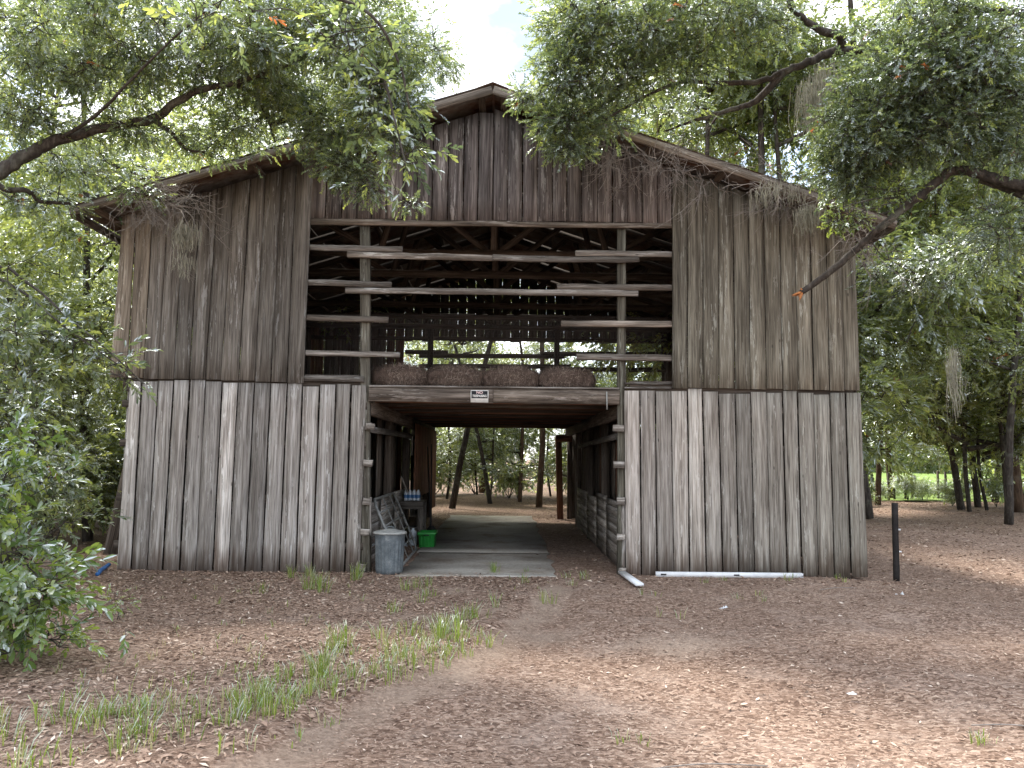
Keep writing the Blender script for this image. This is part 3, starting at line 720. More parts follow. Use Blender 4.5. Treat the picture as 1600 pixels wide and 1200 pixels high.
for s, sl_, e in ((-1, sL, eL), (1, sR, eR)):
    n = 6; ex = e[0]
    for j in range(n):
        f = (j+.15)/(n-.6); x = RX+(ex-RX)*min(f, .985)
        beam('purlin', (x, -OV+.05, u_roof(x)-.045), (x, YB+.3, u_roof(x)-.045), .09, .045, M['wood_dark'], roof, side=(1, 0, 0), tint=1.2)
    beam('barge_board', (ex, -OV, u_roof(ex)-.06), (RX-s*(-.005), -OV, RZ-.06), .115, .03, M['wood_upper'], roof, side=(0, 0, 1), seg=6, jit=.003, tint=(1.0, .94, .88))
    beam('eave_board', (ex-s*.02, -OV+.02, u_roof(ex)-.07), (ex-s*.02, YB+.3, u_roof(ex)-.07), .12, .03, M['wood_upper'], roof, side=(0, 0, 1), tint=.6)

# chicken wire stretched across the loft behind the bales
mb = MB(); Yw = .8
a0, a1 = P(480, 488, Yw), P(1049, 600, Yw); hx, hz = .046, .04; r = .0011
nxw = int((a1[0]-a0[0])/hx); nzw = int((a0[2]-zj-.2)/hz)
seg = []
for j in range(nzw):
    z = zj+.2+j*hz; off = hx/2 if j % 2 else 0
    for i_ in range(nxw):
        x = a0[0]+i_*hx+off
        seg += [((x, z), (x, z+hz*.5)), ((x, z+hz*.5), (x+hx/2, z+hz)), ((x, z+hz*.5), (x-hx/2, z+hz))]
V = []; Q = []
for (p, q_) in seg:
    d = np.array([q_[0]-p[0], q_[1]-p[1]]); d /= np.linalg.norm(d); nn = np.array([-d[1], d[0]])*r
    b0 = len(V); V += [(p[0]+nn[0], Yw, p[1]+nn[1]), (p[0]-nn[0], Yw, p[1]-nn[1]), (q_[0]-nn[0], Yw, q_[1]-nn[1]), (q_[0]+nn[0], Yw, q_[1]+nn[1])]
    Q.append((b0, b0+1, b0+2, b0+3))
mb.add(V, Q); tag(mb.build('chicken_wire', M['wire'], barn), kind='stuff')

# ------------------------------------------------------------------ bales, sign, small things
def bale(i, px0, px1, pt, pb):
    Y = .18; a = P(px0, pb, Y); b = P(px1, pb, Y); c = P((px0+px1)/2, pt, Y)
    w = (b[0]-a[0])/2; h = (c[2]-(zj+.182))/2; dp = .24; ctr = np.array([(a[0]+b[0])/2, Y+dp, zj+.182+h])
    root = empty('straw_bale', ctr-[0, 0, h])
    nu, nv = 40, 22; m = MB(); th = np.linspace(0, 2*math.pi, nu, endpoint=False); ph = np.linspace(-math.pi/2, math.pi/2, nv)
    def se(t, e): return np.sign(np.cos(t))*np.abs(np.cos(t))**e, np.sign(np.sin(t))*np.abs(np.sin(t))**e
    ct, st = se(th, .45); cp, sp = se(ph, .5)
    x = w*cp[:, None]*ct[None]; y_ = dp*cp[:, None]*st[None]; z = h*sp[:, None]*np.ones(nu)[None]
    z = np.where(z > 0, z*(1-.22*(np.abs(x)/w)**3), z)
    v = np.stack([x, y_, z], -1)+RNG.normal(0, .006, (nv, nu, 3)); v[..., 2] += h
    ii = np.arange(nv-1)[:, None]*nu; j = np.arange(nu)[None]; k = (j+1) % nu
    m.add(v.reshape(-1, 3), np.stack([ii+j, ii+k, ii+nu+k, ii+nu+j], -1).reshape(-1, 4), a=RNG.uniform(0, .7, nu*nv))
    m.build('bale_body', M['straw'], root, smooth=True, attr='tint')
    # loose straws all over the surface
    ns = 6500; s = MB(); ia = RNG.integers(0, nv-1, 60000); ja = RNG.integers(0, nu, 60000); A_, B_, C_ = v[ia, ja], v[ia, (ja+1) % nu], v[ia+1, ja]
    ar = np.linalg.norm(np.cross(B_-A_, C_-A_), axis=1); sel = RNG.choice(60000, ns, p=ar/ar.sum()); f1, f2 = RNG.random((2, ns, 1))
    p = A_[sel]+(B_-A_)[sel]*f1+(C_-A_)[sel]*f2+RNG.normal(0, .006, (ns, 3))
    out = p-np.array([0, 0, h]); out /= np.linalg.norm(out, axis=1)[:, None]+1e-6
    d = RNG.normal(0, 1, (ns, 3)); d = d-out*np.sum(d*out, 1)[:, None]*.85; d[:, 2] *= 1.3; d /= np.linalg.norm(d, axis=1)[:, None]
    L = RNG.uniform(.03, .09, ns)[:, None]; sd = np.cross(d, out); sd /= np.linalg.norm(sd, axis=1)[:, None]+1e-6; wd = .0022
    q0 = p+out*.005
    vv = np.stack([q0-sd*wd, q0+sd*wd, q0+d*L+out*.008+sd*wd, q0+d*L+out*.008-sd*wd], 1)
    keep = vv[..., 2].min(1) > -.02
    vv = vv[keep]; k_ = np.arange(len(vv))*4
    s.add(vv.reshape(-1, 3), np.stack([k_, k_+1, k_+2, k_+3], -1), a=np.repeat(RNG.uniform(0, 1, len(vv)), 4))
    tag(s.build('loose_straw', M['straw'], root, attr='tint'), kind='stuff')
    return root
bl_lab = ['brown straw bale against the left loft post, first of the row', 'brown straw bale second from the left on the loft edge',
          'brown straw bale third from the left, right above the black sign', 'brown straw bale at the right end of the row on the loft edge']
for i_, (x0, x1, t_, b_) in enumerate(((577, 667, 571, 603), (664, 756, 574, 604), (751, 844, 575, 606), (840, 932, 577, 607))):
    tag(bale(i_, x0, x1, t_, b_), bl_lab[i_], 'straw bale', 'straw bales on the loft edge')

# no trespassing sign
S0, S1 = P(735.5, 609.5, -.03), P(763, 629, -.03); sw, sh = S1[0]-S0[0], S0[2]-S1[2]; sc_ = np.array([(S0[0]+S1[0])/2, -.03, (S0[2]+S1[2])/2])
sign = empty('warning_sign', sc_)
tag(sign, 'small black and white no trespassing sign nailed to the loft beam', 'sign')
mb = MB(); mb.box((-sw/2, 0, -sh/2), (sw/2, .004, sh/2)); mb.build('backing', M['signwhite'], sign)
mb = MB(); mb.box((-sw/2+.011, -.0025, -sh*.16), (sw/2-.011, -.0005, sh/2-.011)); mb.build('black_panel', M['signblack'], sign)
def text(s, size, loc, mat, name, parent, wide=1.0):
    c = bpy.data.curves.new(name, 'FONT'); c.body = s; c.size = size; c.align_x = 'CENTER'; c.align_y = 'CENTER'; c.extrude = .0008; c.offset = .0012
    o = bpy.data.objects.new(name, c); COL.objects.link(o); c.materials.append(mat); o.parent = parent
    o.location = (0, 0, 0); bpy.context.view_layer.update()
    me = bpy.data.meshes.new_from_object(o.evaluated_get(bpy.context.evaluated_depsgraph_get())); bpy.data.objects.remove(o)
    o = link(name, me, mat, parent, loc); o.rotation_euler = (math.pi/2, 0, 0); o.scale = (wide, 1, 1); return o
text('NO', .05, (0, -.0045, sh*.30), M['signred'], 'lettering', sign, 1.15)
text('TRESPASSING', .045, (0, -.0045, sh*.02), M['signwhite'], 'lettering', sign, .74)

# galvanised trash can
ca = P(608, 897, .0); can = empty('trash_can', (ca[0], .0, 0))
tag(can, 'dented galvanised trash can with dull lid at the passage entrance', 'trash can')
mb = MB(); n = 176; a = np.arange(n)*2*math.pi/n; rib = 1+.017*np.clip(np.cos(a*22)*2, -1, 1)
prof = [(.165, .0), (.178, .012), (.182, .05), (.19, .18), (.197, .32), (.203, .44), (.206, .52), (.212, .535)]
v = []
for j, (r_, z_) in enumerate(prof):
    rr = r_*(rib if 1 < j < 6 else 1)+.004*np.sin(a*2+j)+(-.012*np.exp(-((a-4.9)/.35)**2) if j in (3, 4) else 0)
    v += list(np.stack([rr*np.cos(a), rr*np.sin(a), np.full(n, z_)], -1))
ii = np.arange(len(prof)-1)[:, None]*n; j = np.arange(n)[None]; k = (j+1) % n
mb.add(v, np.stack([ii+j, ii+k, ii+n+k, ii+n+j], -1).reshape(-1, 4)); mb.build('can_body', M['galv'], can)
mb = MB(); mb.lathe([(.0, .60), (.05, .602), (.09, .592), (.10, .585), (.19, .572), (.226, .562), (.23, .54), (.224, .538), (.21, .556), (0.0, .57)], n=40); lid = mb.build('lid', M['lid'], can, smooth=True)
mb = MB(); mb.tube(smooth_path([(-.05, 0, .60), (-.045, 0, .622), (0, 0, .63), (.045, 0, .622), (.05, 0, .60)], 4), .006, 6); mb.build('lid_handle', M['galv'], lid, smooth=True)
for s in (-1, 1):
    mb = MB(); mb.tube(smooth_path([(s*.2, -.06, .40), (s*.232, -.055, .38), (s*.236, 0, .365), (s*.232, .055, .38), (s*.2, .06, .40)], 4), .006, 6); mb.build('side_handle', M['galv'], can, smooth=True)

# tubular gate leaning on the kick wall
gate = empty('metal_gate', (-1.5, .3, 0)); tag(gate, 'grey tubular metal gate leaning on the kick wall behind the trash can', 'gate')
g0 = np.array([-1.48, .42, .03]); gl = np.array([-1.50, 2.62, .03])-g0; gu = np.array([-1.90, .42, .97])-g0
def gp(a, b): return g0+gl*a+gu*b-np.array([-1.5, .3, 0])
mb = MB(); rr = .06
loop = [(rr, 0), (1-rr, 0), (1, rr*1.5), (1, 1-rr*1.5), (1-rr, 1), (rr, 1), (0, 1-rr*1.5), (0, rr*1.5), (rr, 0)]
mb.tube([gp(*q) for q in loop], .021, 8); mb.build('gate_frame', M['pipe'], gate, smooth=True)
for b in (.2, .4, .6, .8):
    mb = MB(); mb.tube([gp(.0, b), gp(.5, b), gp(1, b)], .016, 8); mb.build('gate_bar', M['pipe'], gate, smooth=True)
for a in (.36, .7):
    A, B = gp(a, .0), gp(a, 1.0); beam('gate_brace', A+[.02, 0, .0], B+[.02, 0, 0], .06, .008, M['pipe'], gate, side=(0, 1, 0), tint=1)

# green storage bin
gb = G(668, 856); bn = empty('storage_bin', (gb[0]-.02, gb[1]+.18, 0.0)); tag(bn, 'green plastic storage bin on the floor by the workbench', 'bin')
mb = MB()
def ring(hw, hd, z, rc=.03, n=5):
    o_ = []
    for cx, cy_, a0 in ((hw-rc, hd-rc, 0), (-hw+rc, hd-rc, 90), (-hw+rc, -hd+rc, 180), (hw-rc, -hd+rc, 270)):
        for t in np.linspace(0, 90, n): o_.append((cx+rc*math.cos(math.radians(a0+t)), cy_+rc*math.sin(math.radians(a0+t)), z))
    return o_
levels = [ring(.125, .18, .0), ring(.13, .187, .02), ring(.145, .205, .22), ring(.165, .225, .225), ring(.168, .228, .27), ring(.155, .215, .272), ring(.15, .21, .24), ring(.0, .0, .235, 0.0)]
nr = len(levels[0]); v = np.array([p for l in levels for p in l]); ii = np.arange(len(levels)-1)[:, None]*nr; j = np.arange(nr)[None]; k = (j+1) % nr
mb.add(v, np.stack([ii+j, ii+k, ii+nr+k, ii+nr+j], -1).reshape(-1, 4)); mb.build('bin_body', M['green'], bn)
for x in (-.09, -.03, .03, .09):
    mb = MB(); mb.box((x-.006, -.212, .03), (x+.006, -.192, .2)); mb.build('rib', M['green'], bn)
mb = MB(); mb.box((-.05, -.236, .215), (.05, -.228, .235)); mb.build('hand_grip', M['signblack'], bn)

# workbench with things on it
wb = empty('workbench', (-1.72, 3.9, 0)); tag(wb, 'rough wooden workbench against the passage wall', 'workbench')
for y in (-.42, .0, .42): beam('top_board', (-.24, y*.5-.1, .76), (.22, y*.5-.1, .76), .19, .04, M['wood_beam'], wb, side=(0, 1, 0), tint=.75)
for x in (-.2, .17):
    for y in (-.36, .2): beam('leg', (x, y, 0), (x, y, .735), .09, .09, M['wood_beam'], wb, tint=.7)
beam('apron', (-.24, -.41, .69), (.22, -.41, .69), .1, .025, M['wood_beam'], wb, side=(0, 0, 1), tint=.7)
beam('shelf', (-.22, -.1, .28), (.2, -.1, .28), .4, .03, M['wood_beam'], wb, side=(0, 1, 0), tint=.6)
pk = empty('bottle_pack', (-1.73, 3.75, .782)); tag(pk, 'blue and white pack of water bottles on the workbench', 'bottle pack')
for ix in range(4):
    for iy in range(2):
        mb = MB(); mb.lathe([(0, 0), (.034, .002), (.036, .02), (.033, .06), (.036, .12), (.03, .16), (.014, .185), (.013, .2), (0, .2)], (-.12+ix*.076, -.05+iy*.078, 0), 12); bt = mb.build('bottle', M['cloudy'], pk, smooth=True)
        mb = MB(); mb.lathe([(.0372, .05), (.0372, .11)], (-.12+ix*.076, -.05+iy*.078, 0), 12); mb.build('bottle_label', M['blue'], bt, smooth=True)
jug = empty('jug', (-1.86, 2.95, 0)); jug.location = (-1.66, 3.35, 0); tag(jug, 'cloudy plastic jug under the workbench', 'jug')
mb = MB(); mb.lathe([(0, 0), (.07, .003), (.075, .03), (.075, .2), (.06, .25), (.025, .28), (.022, .31), (0, .31)], n=16); mb.build('jug_body', M['cloudy'], jug, smooth=True)
# long handled tools leaning
def tool(A, B, r_, mat, name, label, head):
    A = np.array(A); B = np.array(B); t = empty(name, A); tag(t, label, 'tool')
    mb = MB(); mb.tube([(0, 0, 0), (B-A)/2+[.004, 0, 0], B-A], r_, 7); mb.build('handle', mat, t, smooth=True)
    if head == 'blade':
        mb = MB(); mb.add([(-.09, .0, -.0), (.09, 0, 0), (.09, .03, .2), (.03, .03, .27), (-.03, .03, .27), (-.09, .03, .2), (-.09, .012, -.0), (.09, .012, 0), (.09, .042, .2), (.03, .042, .27), (-.03, .042, .27), (-.09, .042, .2)],
                          [(0, 1, 2, 5), (2, 3, 4, 5), (6, 11, 8, 7), (8, 11, 10, 9), (0, 6, 7, 1), (1, 7, 8, 2), (2, 8, 9, 3), (3, 9, 10, 4), (4, 10, 11, 5), (5, 11, 6, 0)]); mb.build('blade', M['black'], t)
    elif head == 'fork':
        mb = MB()
        for x in (-.07, 0, .07): mb.tube([(x, .02, -.0), (x, .02, .18), (x*.3, .02, .24)], .006, 5)
        mb.build('tines', M['black'], t)
p0 = G(661, 829); tool((p0[0], p0[1], .0), P(627, 745, 2.9), .013, M['twig'], 'broom_handle', 'long pale pole leaning diagonally beside the tubular gate', None)
p0 = G(690, 826); tool((-1.42, 4.3, 0), P(668, 698, 5.2), .014, M['black'], 'shovel', 'dark shovel leaning against the reddish boards', 'blade')
tool((-1.46, 4.7, 0), P(674, 694, 5.3), .013, M['black'], 'pitchfork', 'dark pitchfork leaning beside the shovel on the reddish boards', 'fork')

# white gutter and loose white board at the foot of the wall
A, B = P(1025, 896, -.08), P(1254, 899, -.08)
gt = empty('gutter_length', (A[0], -.08, 0)); tag(gt, 'long white vinyl gutter lying along the foot of the right wall', 'gutter')
L = B[0]-A[0]; mb = MB()
mb.add([(0, -.03, .0), (L, -.03, .0), (L, -.03, .062), (0, -.03, .062), (0, .03, 0), (L, .03, 0), (L, .03, .062), (0, .03, .062), (0, -.02, .062), (L, -.02, .062), (L, .02, .062), (0, .02, .062), (0, -.02, .012), (L, -.02, .012), (L, .02, .012), (0, .02, .012)],
       [(0, 1, 2, 3), (5, 4, 7, 6), (0, 4, 5, 1), (3, 2, 9, 8), (10, 6, 7, 11), (8, 9, 13, 12), (12, 13, 14, 15), (15, 14, 10, 11), (0, 3, 8, 12), (0, 12, 15, 4), (15, 11, 7, 4), (1, 13, 9, 2), (1, 5, 14, 13), (14, 5, 6, 10)])
mb.build('trough', M['white'], gt)
for x in (.06, 1.06): 
    mb = MB(); mb.box((x, -.034, .022), (x+.075, -.0305, .042)); mb.build('slot', M['signblack'], gt)
A, B = G(971, 899), G(1000, 919); ob = beam('loose_board', A+[0, 0, .045], B+[0, 0, .04], .1, .03, M['white'], None, side=(1, .5, 0)); tag(ob, 'short white board lying askew at the passage corner', 'board')

# black fence post with insulators
bp_ = G(1401, 903); post = empty('fence_post', (bp_[0], bp_[1], 0)); tag(post, 'charred black wooden post standing alone right of the barn', 'post')
hp = P(1402.5, 786, bp_[1])[2]
beam('post_shaft', (-.005, 0, -.1), (.01, 0, hp), .062, .062, M['char'], post, seg=6, jit=.003)
for z in (.36, .66): 
    mb = MB(); mb.lathe([(0, 0), (.012, .001), (.014, .012), (.008, .016), (.012, .022), (.012, .03), (0, .032)], n=10); o = mb.build('insulator', M['white'], post); o.location = (.032, -.03, z); o.rotation_euler = (0, math.pi/2, 0)

# scraps of white plastic, blue strap, fallen dark board beside the barn
def scrap(loc, r_, label):
    m = MB(); n = 9; u = np.linspace(-1, 1, n); X, Y_ = np.meshgrid(u, u); Z = np.abs(RNG.normal(0, .35, (n, n)))*(1.1-np.maximum(abs(X), abs(Y_)))
    v = np.stack([X*r_*(1+.2*RNG.normal(0, 1, X.shape)), Y_*r_*.6*(1+.2*RNG.normal(0, 1, X.shape)), Z*r_*1.1+.015], -1)
    ii = (np.arange(n-1)[:, None]*n+np.arange(n-1)[None]).ravel(); m.add(v, np.stack([ii, ii+1, ii+n+1, ii+n], -1))
    tag(m.build('plastic_scrap', M['paper'], None, loc=loc), label, 'litter', 'scraps of white litter')
scrap(G(1408, 934), .075, 'crumpled white plastic bag on the ground near the black post')
scrap(G(1132, 953), .055, 'small white plastic scrap in front of the right wall')
scrap(G(1331, 1088), .028, 'tiny white scrap alone on the bare brown ground')
sp = [G(152, 901)+[0, 0, .03], G(157, 897)+[0, 0, .05], G(164, 892)+[0, 0, .05], G(170, 889)+[0, 0, .06]]
sp = smooth_path(sp, 5); mb = MB(); mb.tube(sp, .028, 6); tag(mb.build('strap', simple('blue_webbing', (.03, .12, .33), .6), None, smooth=True), 'bright blue strap lying on the ground by the left corner', 'strap')
ob = beam('loose_board', (P(184, 745, 1.5)[0]-.05, 1.5, 0), (P(190, 740, 1.5)[0]+.05, 1.7, 1.5), .22, .03, M['wood_dark'], None, seg=2); tag(ob, 'dark board leaning upright behind the left barn corner', 'board')

# ------------------------------------------------------------------ vegetation engine
def leaf_template(kind, nl, seed, L0=.085, wr=.34, spread=1.0):
    r = np.random.default_rng(seed); V = []; Q = []; T = []; TI = []; n0 = 0
    for i_ in range(nl):
        t = .12+.88*(i_/(nl-1))**.8; base = np.array([.30*t, 0, -.03*t*t]); a = (i_*2.4)+r.uniform(-.5, .5)
        rad = np.array([0, math.cos(a), .55*math.sin(a)+.15]); op = math.radians(r.uniform(35, 70))*(1-.45*t)
        d = np.array([math.cos(op), 0, 0])+rad*math.sin(op); d[2] -= .15; d /= np.linalg.norm(d)
        up = np.array([0, 0, 1.0])+r.normal(0, .45, 3); s = np.cross(up, d); s /= np.linalg.norm(s); nrm = np.cross(d, s)
        L = L0*r.uniform(.7, 1.2); w = L*wr/2; fold = .3*w; cv = -.1*L
        if kind == 6:
            pts = [base, base+d*L*.35+s*w*.85+nrm*fold, base+d*L*.72+s*w*.8+nrm*(fold+cv*.4), base+d*L+nrm*cv, base+d*L*.72-s*w*.8+nrm*(fold+cv*.4), base+d*L*.35-s*w*.85+nrm*fold, base+d*L*.5+nrm*cv*.15]
            V += pts; Q += [(n0, n0+1, n0+2, n0+6), (n0+6, n0+2, n0+3, n0+3)][:1]; Q += [(n0, n0+6, n0+4, n0+5)]; T += [(n0+6, n0+2, n0+3), (n0+6, n0+3, n0+4)]; TI += [i_]*7; n0 += 7
        else:
            pts = [base, base+d*L*.55+s*w+nrm*fold, base+d*L+nrm*cv, base+d*L*.55-s*w+nrm*fold]
            V += pts; T += [(n0, n0+1, n0+2), (n0, n0+2, n0+3)]; TI += [i_]*4; n0 += 4
    # the twig itself
    V += [np.array([0, -.003, 0]), np.array([0, .003, 0]), np.array([.29, .001, -.028]), np.array([.29, -.001, -.028])]
    Q += [(n0, n0+1, n0+2, n0+3)]; TI += [-1]*4
    return np.array(V), np.array(Q, np.int64).reshape(-1, 4), np.array(T, np.int64).reshape(-1, 3), np.array(TI)
TPL = {'near': [leaf_template(4, 13, s, .085, .40) for s in range(6)],
       'big': [leaf_template(6, 8, 40+s, .13, .42) for s in range(5)],
       'far': [leaf_template(4, 11, 20+s, .10, .42) for s in range(6)]}
def add_sprays(mb, pos, dirs, scale, kind, rng, dead=0.002, tmean=.45, tstd=.22):
    tp = TPL[kind]; n = len(pos); pick = rng.integers(0, len(tp), n)
    d = dirs/(np.linalg.norm(dirs, axis=1)[:, None]+1e-9)
    up = np.array([0, 0, 1.0])+rng.normal(0, .35, (n, 3)); y = np.cross(up, d); y /= np.linalg.norm(y, axis=1)[:, None]+1e-9; z = np.cross(d, y)
    R = np.stack([d, y, z], 1)*scale[:, None, None]
    st = rng.normal(tmean, tstd, n); isd = rng.random(n) < dead
    for k in range(len(tp)):
        idx = np.where(pick == k)[0]
        if not len(idx): continue
        V, Q, T, TI = tp[k]; m = len(V)
        v = np.einsum('vi,nij->nvj', V, R[idx])+pos[idx][:, None]
        off = (np.arange(len(idx))*m)[:, None, None]
        nl = TI.max()+1; lt_ = st[idx][:, None]+rng.normal(0, .13, (len(idx), nl)); lt_ = np.clip(lt_, 0, 1.0); lt_[isd[idx]] = 1.35
        tin = np.where(TI[None] < 0, 2.0, lt_[:, np.maximum(TI, 0)])
        mb.add(v.reshape(-1, 3), (Q[None]+off).reshape(-1, 4) if len(Q) else None, (T[None]+off).reshape(-1, 3), a=tin.ravel())
def make_crown(limbs, ells, seed, kind='near', twig_r=.011, dead=.002, droop=.25, sub=3, tmean=.5, tstd=.3, nlimb=7):
    """limbs: list of (points, r0, r1); ells: (centre, radii, clumps, sprays per clump, spray scale).
    returns wood MB and leaf MB"""
    rng = np.random.default_rng(seed); wb_, lb_ = MB(), MB(); sk = []
    for pts, r0, r1 in limbs:
        p = smooth_path(pts, 5); t = np.linspace(0, 1, len(p))
        p = p+rng.normal(0, .16, p.shape)*((r0+r1)/2)*np.sin(t*math.pi)[:, None]
        wb_.tube(p, r0*(1-t)+r1*t, nlimb if r0 > .03 else 5); sk.append(p[len(p)//6:])
    SK = np.vstack(sk)
    for c, rad, ncl, nsp, sc in ells:
        c = np.asarray(c); rad = np.asarray(rad)
        u = rng.normal(0, 1, (ncl, 3)); u /= np.linalg.norm(u, axis=1)[:, None]; cl = c+u*(rng.random(ncl)**.42)[:, None]*rad
        cl = cl[cl[:, 2] > .1] if len(cl) else cl
        dm = np.array([np.min(np.sum((SK-q)**2, 1)) for q in cl]) if len(cl) else []
        for q in cl[np.argsort(dm)]:
            dd = np.sum((SK-q)**2, 1); a = SK[np.argmin(dd)]; L = math.sqrt(dd.min())
            if L > .05:
                mid = (a+q)/2+rng.normal(0, .10, 3)*L+np.array([0, 0, .06*L]); pp = smooth_path([a, mid, q], 3)
                r0 = twig_r*(.55+.5*min(L, 2.5)); wb_.tube(pp, np.linspace(r0, twig_r*.35, len(pp)), 4, cap=False); SK = np.vstack([SK, pp[1:]])
            k = max(1, int(nsp*rng.uniform(.6, 1.4))); off = rng.normal(0, 1, (k, 3))*np.array([.26, .26, .17])*sc
            pos = q+off; dr = off/(np.linalg.norm(off, axis=1)[:, None]+1e-6)+.5*(q-c)/(np.linalg.norm(q-c)+1e-6)+np.array([0, 0, -droop])+rng.normal(0, .35, (k, 3))
            add_sprays(lb_, pos-dr*.1*sc, dr, sc*rng.uniform(.75, 1.2, k), kind, rng, dead, tmean, tstd)
            for e in pos[:sub]: wb_.tube([q, (q+e)/2+rng.normal(0, .02, 3), e], [twig_r*.4, twig_r*.3, twig_r*.18], 3, cap=False)
    return wb_, lb_
def EL(px, py, Y, rx, ry, rd, ncl, nsp, sc=1.0, f=(3.0, .50)):
    c = P(px, py, Y); s = (Y-CAM[1])/FPX
    return (c, (rx*s, rd, ry*s), int(ncl*f[0]), nsp, sc*f[1])
def EB(*a): return EL(*a, f=(1.1, .78))
def twig_tangle(anchors, n, L, seed, r_=.0045, down=.6, depth=2):
    rng = np.random.default_rng(seed); m = MB()
    def br(p, d, l, r0, lev):
        k = 5; pts = [p]
        for _ in range(k-1):
            d = d+rng.normal(0, .22, 3); d /= np.linalg.norm(d); pts.append(pts[-1]+d*l/(k-1))
        m.tube(pts, np.linspace(r0, r0*.45, k), 3, cap=False)
        if lev > 0:
            for _ in range(rng.integers(2, 4)):
                j = rng.integers(1, k-1); dd = d+rng.normal(0, .75, 3); br(pts[j], dd/np.linalg.norm(dd), l*rng.uniform(.35, .6), r0*.6, lev-1)
    for _ in range(n):
        a = anchors[rng.integers(0, len(anchors))]+rng.normal(0, .09, 3); d = rng.normal(0, .7, 3)+np.array([0, -.15, -down]); br(a, d/np.linalg.norm(d), L*rng.uniform(.5, 1.2), r_*rng.uniform(.6, 1.4), depth)
    return m
def moss_tuft(mb, c, n, L, w, rng):
    for _ in range(n):
        k = 6; p = c+rng.normal(0, w, 3)*np.array([1, 1, .4]); pts = [p]; l = L*rng.uniform(.3, 1.0)
        for _ in range(k-1): pts.append(pts[-1]+np.array([rng.normal(0, .18), rng.normal(0, .18), -1])*l/(k-1))
        pts = np.array(pts); wd = .003*rng.uniform(.7, 1.5); a = rng.uniform(0, 3.14); s = np.array([math.cos(a), math.sin(a), 0])*wd
        i_ = np.arange(k-1); mb.add(np.vstack([pts-s, pts+s]), np.stack([i_, k+i_, k+i_+1, i_+1], -1))
        for _ in range(3):
            b = pts[rng.integers(1, k)]; e = b+rng.normal(0, .05, 3)+np.array([0, 0, -.03]); mb.add([b-s*.7, b+s*.7, e], None, [(0, 1, 2)])
def tree_thing(name, label, cat, limbs, ells, seed, loc=(0, 0, 0), group=None, leaf='leaf', barkm='bark', trunk=True, extra=None, **kw):
    """limbs and ellipsoids in world coordinates; the Empty stands at loc"""
    L0 = np.array(loc, float)
    limbs = [(np.asarray(p)-L0, a, b) for p, a, b in limbs]; ells = [(np.asarray(e[0])-L0,)+tuple(e[1:]) for e in ells]
    w, l = make_crown(limbs, ells, seed, **kw)
    root = empty(name, loc); tag(root, label, cat, group)
    w.build('trunk' if trunk else 'stems', M[barkm], root, smooth=True)
    if l.n: l.build('crown', M[leaf], root, attr='tint')
    return root

# ------------------------------------------------------------------ the near trees
def pts(lst): return [P(a, b, c) for a, b, c in lst]
# oak off the left edge, its limbs reaching over the barn
B0 = np.array([-8.2, -2.2, 0])
trunkL = [B0, B0+[.1, 0, 1.5], B0+[.35, .1, 3.0], B0+[.7, .1, 4.2], B0+[.8, .3, 6.0], B0+[.7, .4, 8.5], B0+[.9, .3, 11]]
limbL = [(trunkL, .36, .14),
         ([B0+[.7, .1, 4.0]]+pts([(-60, 300, -2.2), (0, 268, -2.1), (45, 240, -2.0), (90, 219, -1.9), (165, 200, -1.8), (238, 186, -1.8), (275, 160, -1.9), (312, 141, -2.0), (365, 130, -2.1), (430, 108, -2.3), (520, 70, -2.6)]), .095, .02),
         (pts([(365, 130, -2.1), (400, 150, -1.7), (418, 185, -1.4), (430, 222, -1.2)]), .035, .012),
         (pts([(426, 195, -1.4), (470, 178, -1.5), (520, 172, -1.7), (580, 168, -2)]), .035, .015),
         (pts([(238, 186, -1.8), (265, 205, -1.7), (290, 232, -1.5), (318, 238, -1.4)]), .035, .012),
         (pts([(90, 219, -1.9), (150, 180, -2.2), (200, 130, -2.6), (260, 70, -3), (330, 10, -3.4)]), .024, .008),
         ([B0+[.75, .3, 5.5]]+pts([(-40, -60, -2.8), (80, -70, -3.2), (220, -70, -3.6), (400, -30, -4), (560, 10, -4.2), (620, 90, -4.1), (640, 170, -4.0)]), .03, .01),
         ([B0+[.6, .1, 3.6]]+pts([(-40, 296, -1.4), (15, 297, -1.2), (48, 300, -1.1), (62, 314, -1.0), (110, 318, -.9)]), .05, .02),
         ([B0+[.4, .1, 3.1]]+pts([(-30, 420, -2.6), (40, 440, -2.8), (100, 490, -3), (160, 540, -3.1), (225, 600, -3.2)]), .022, .005)]
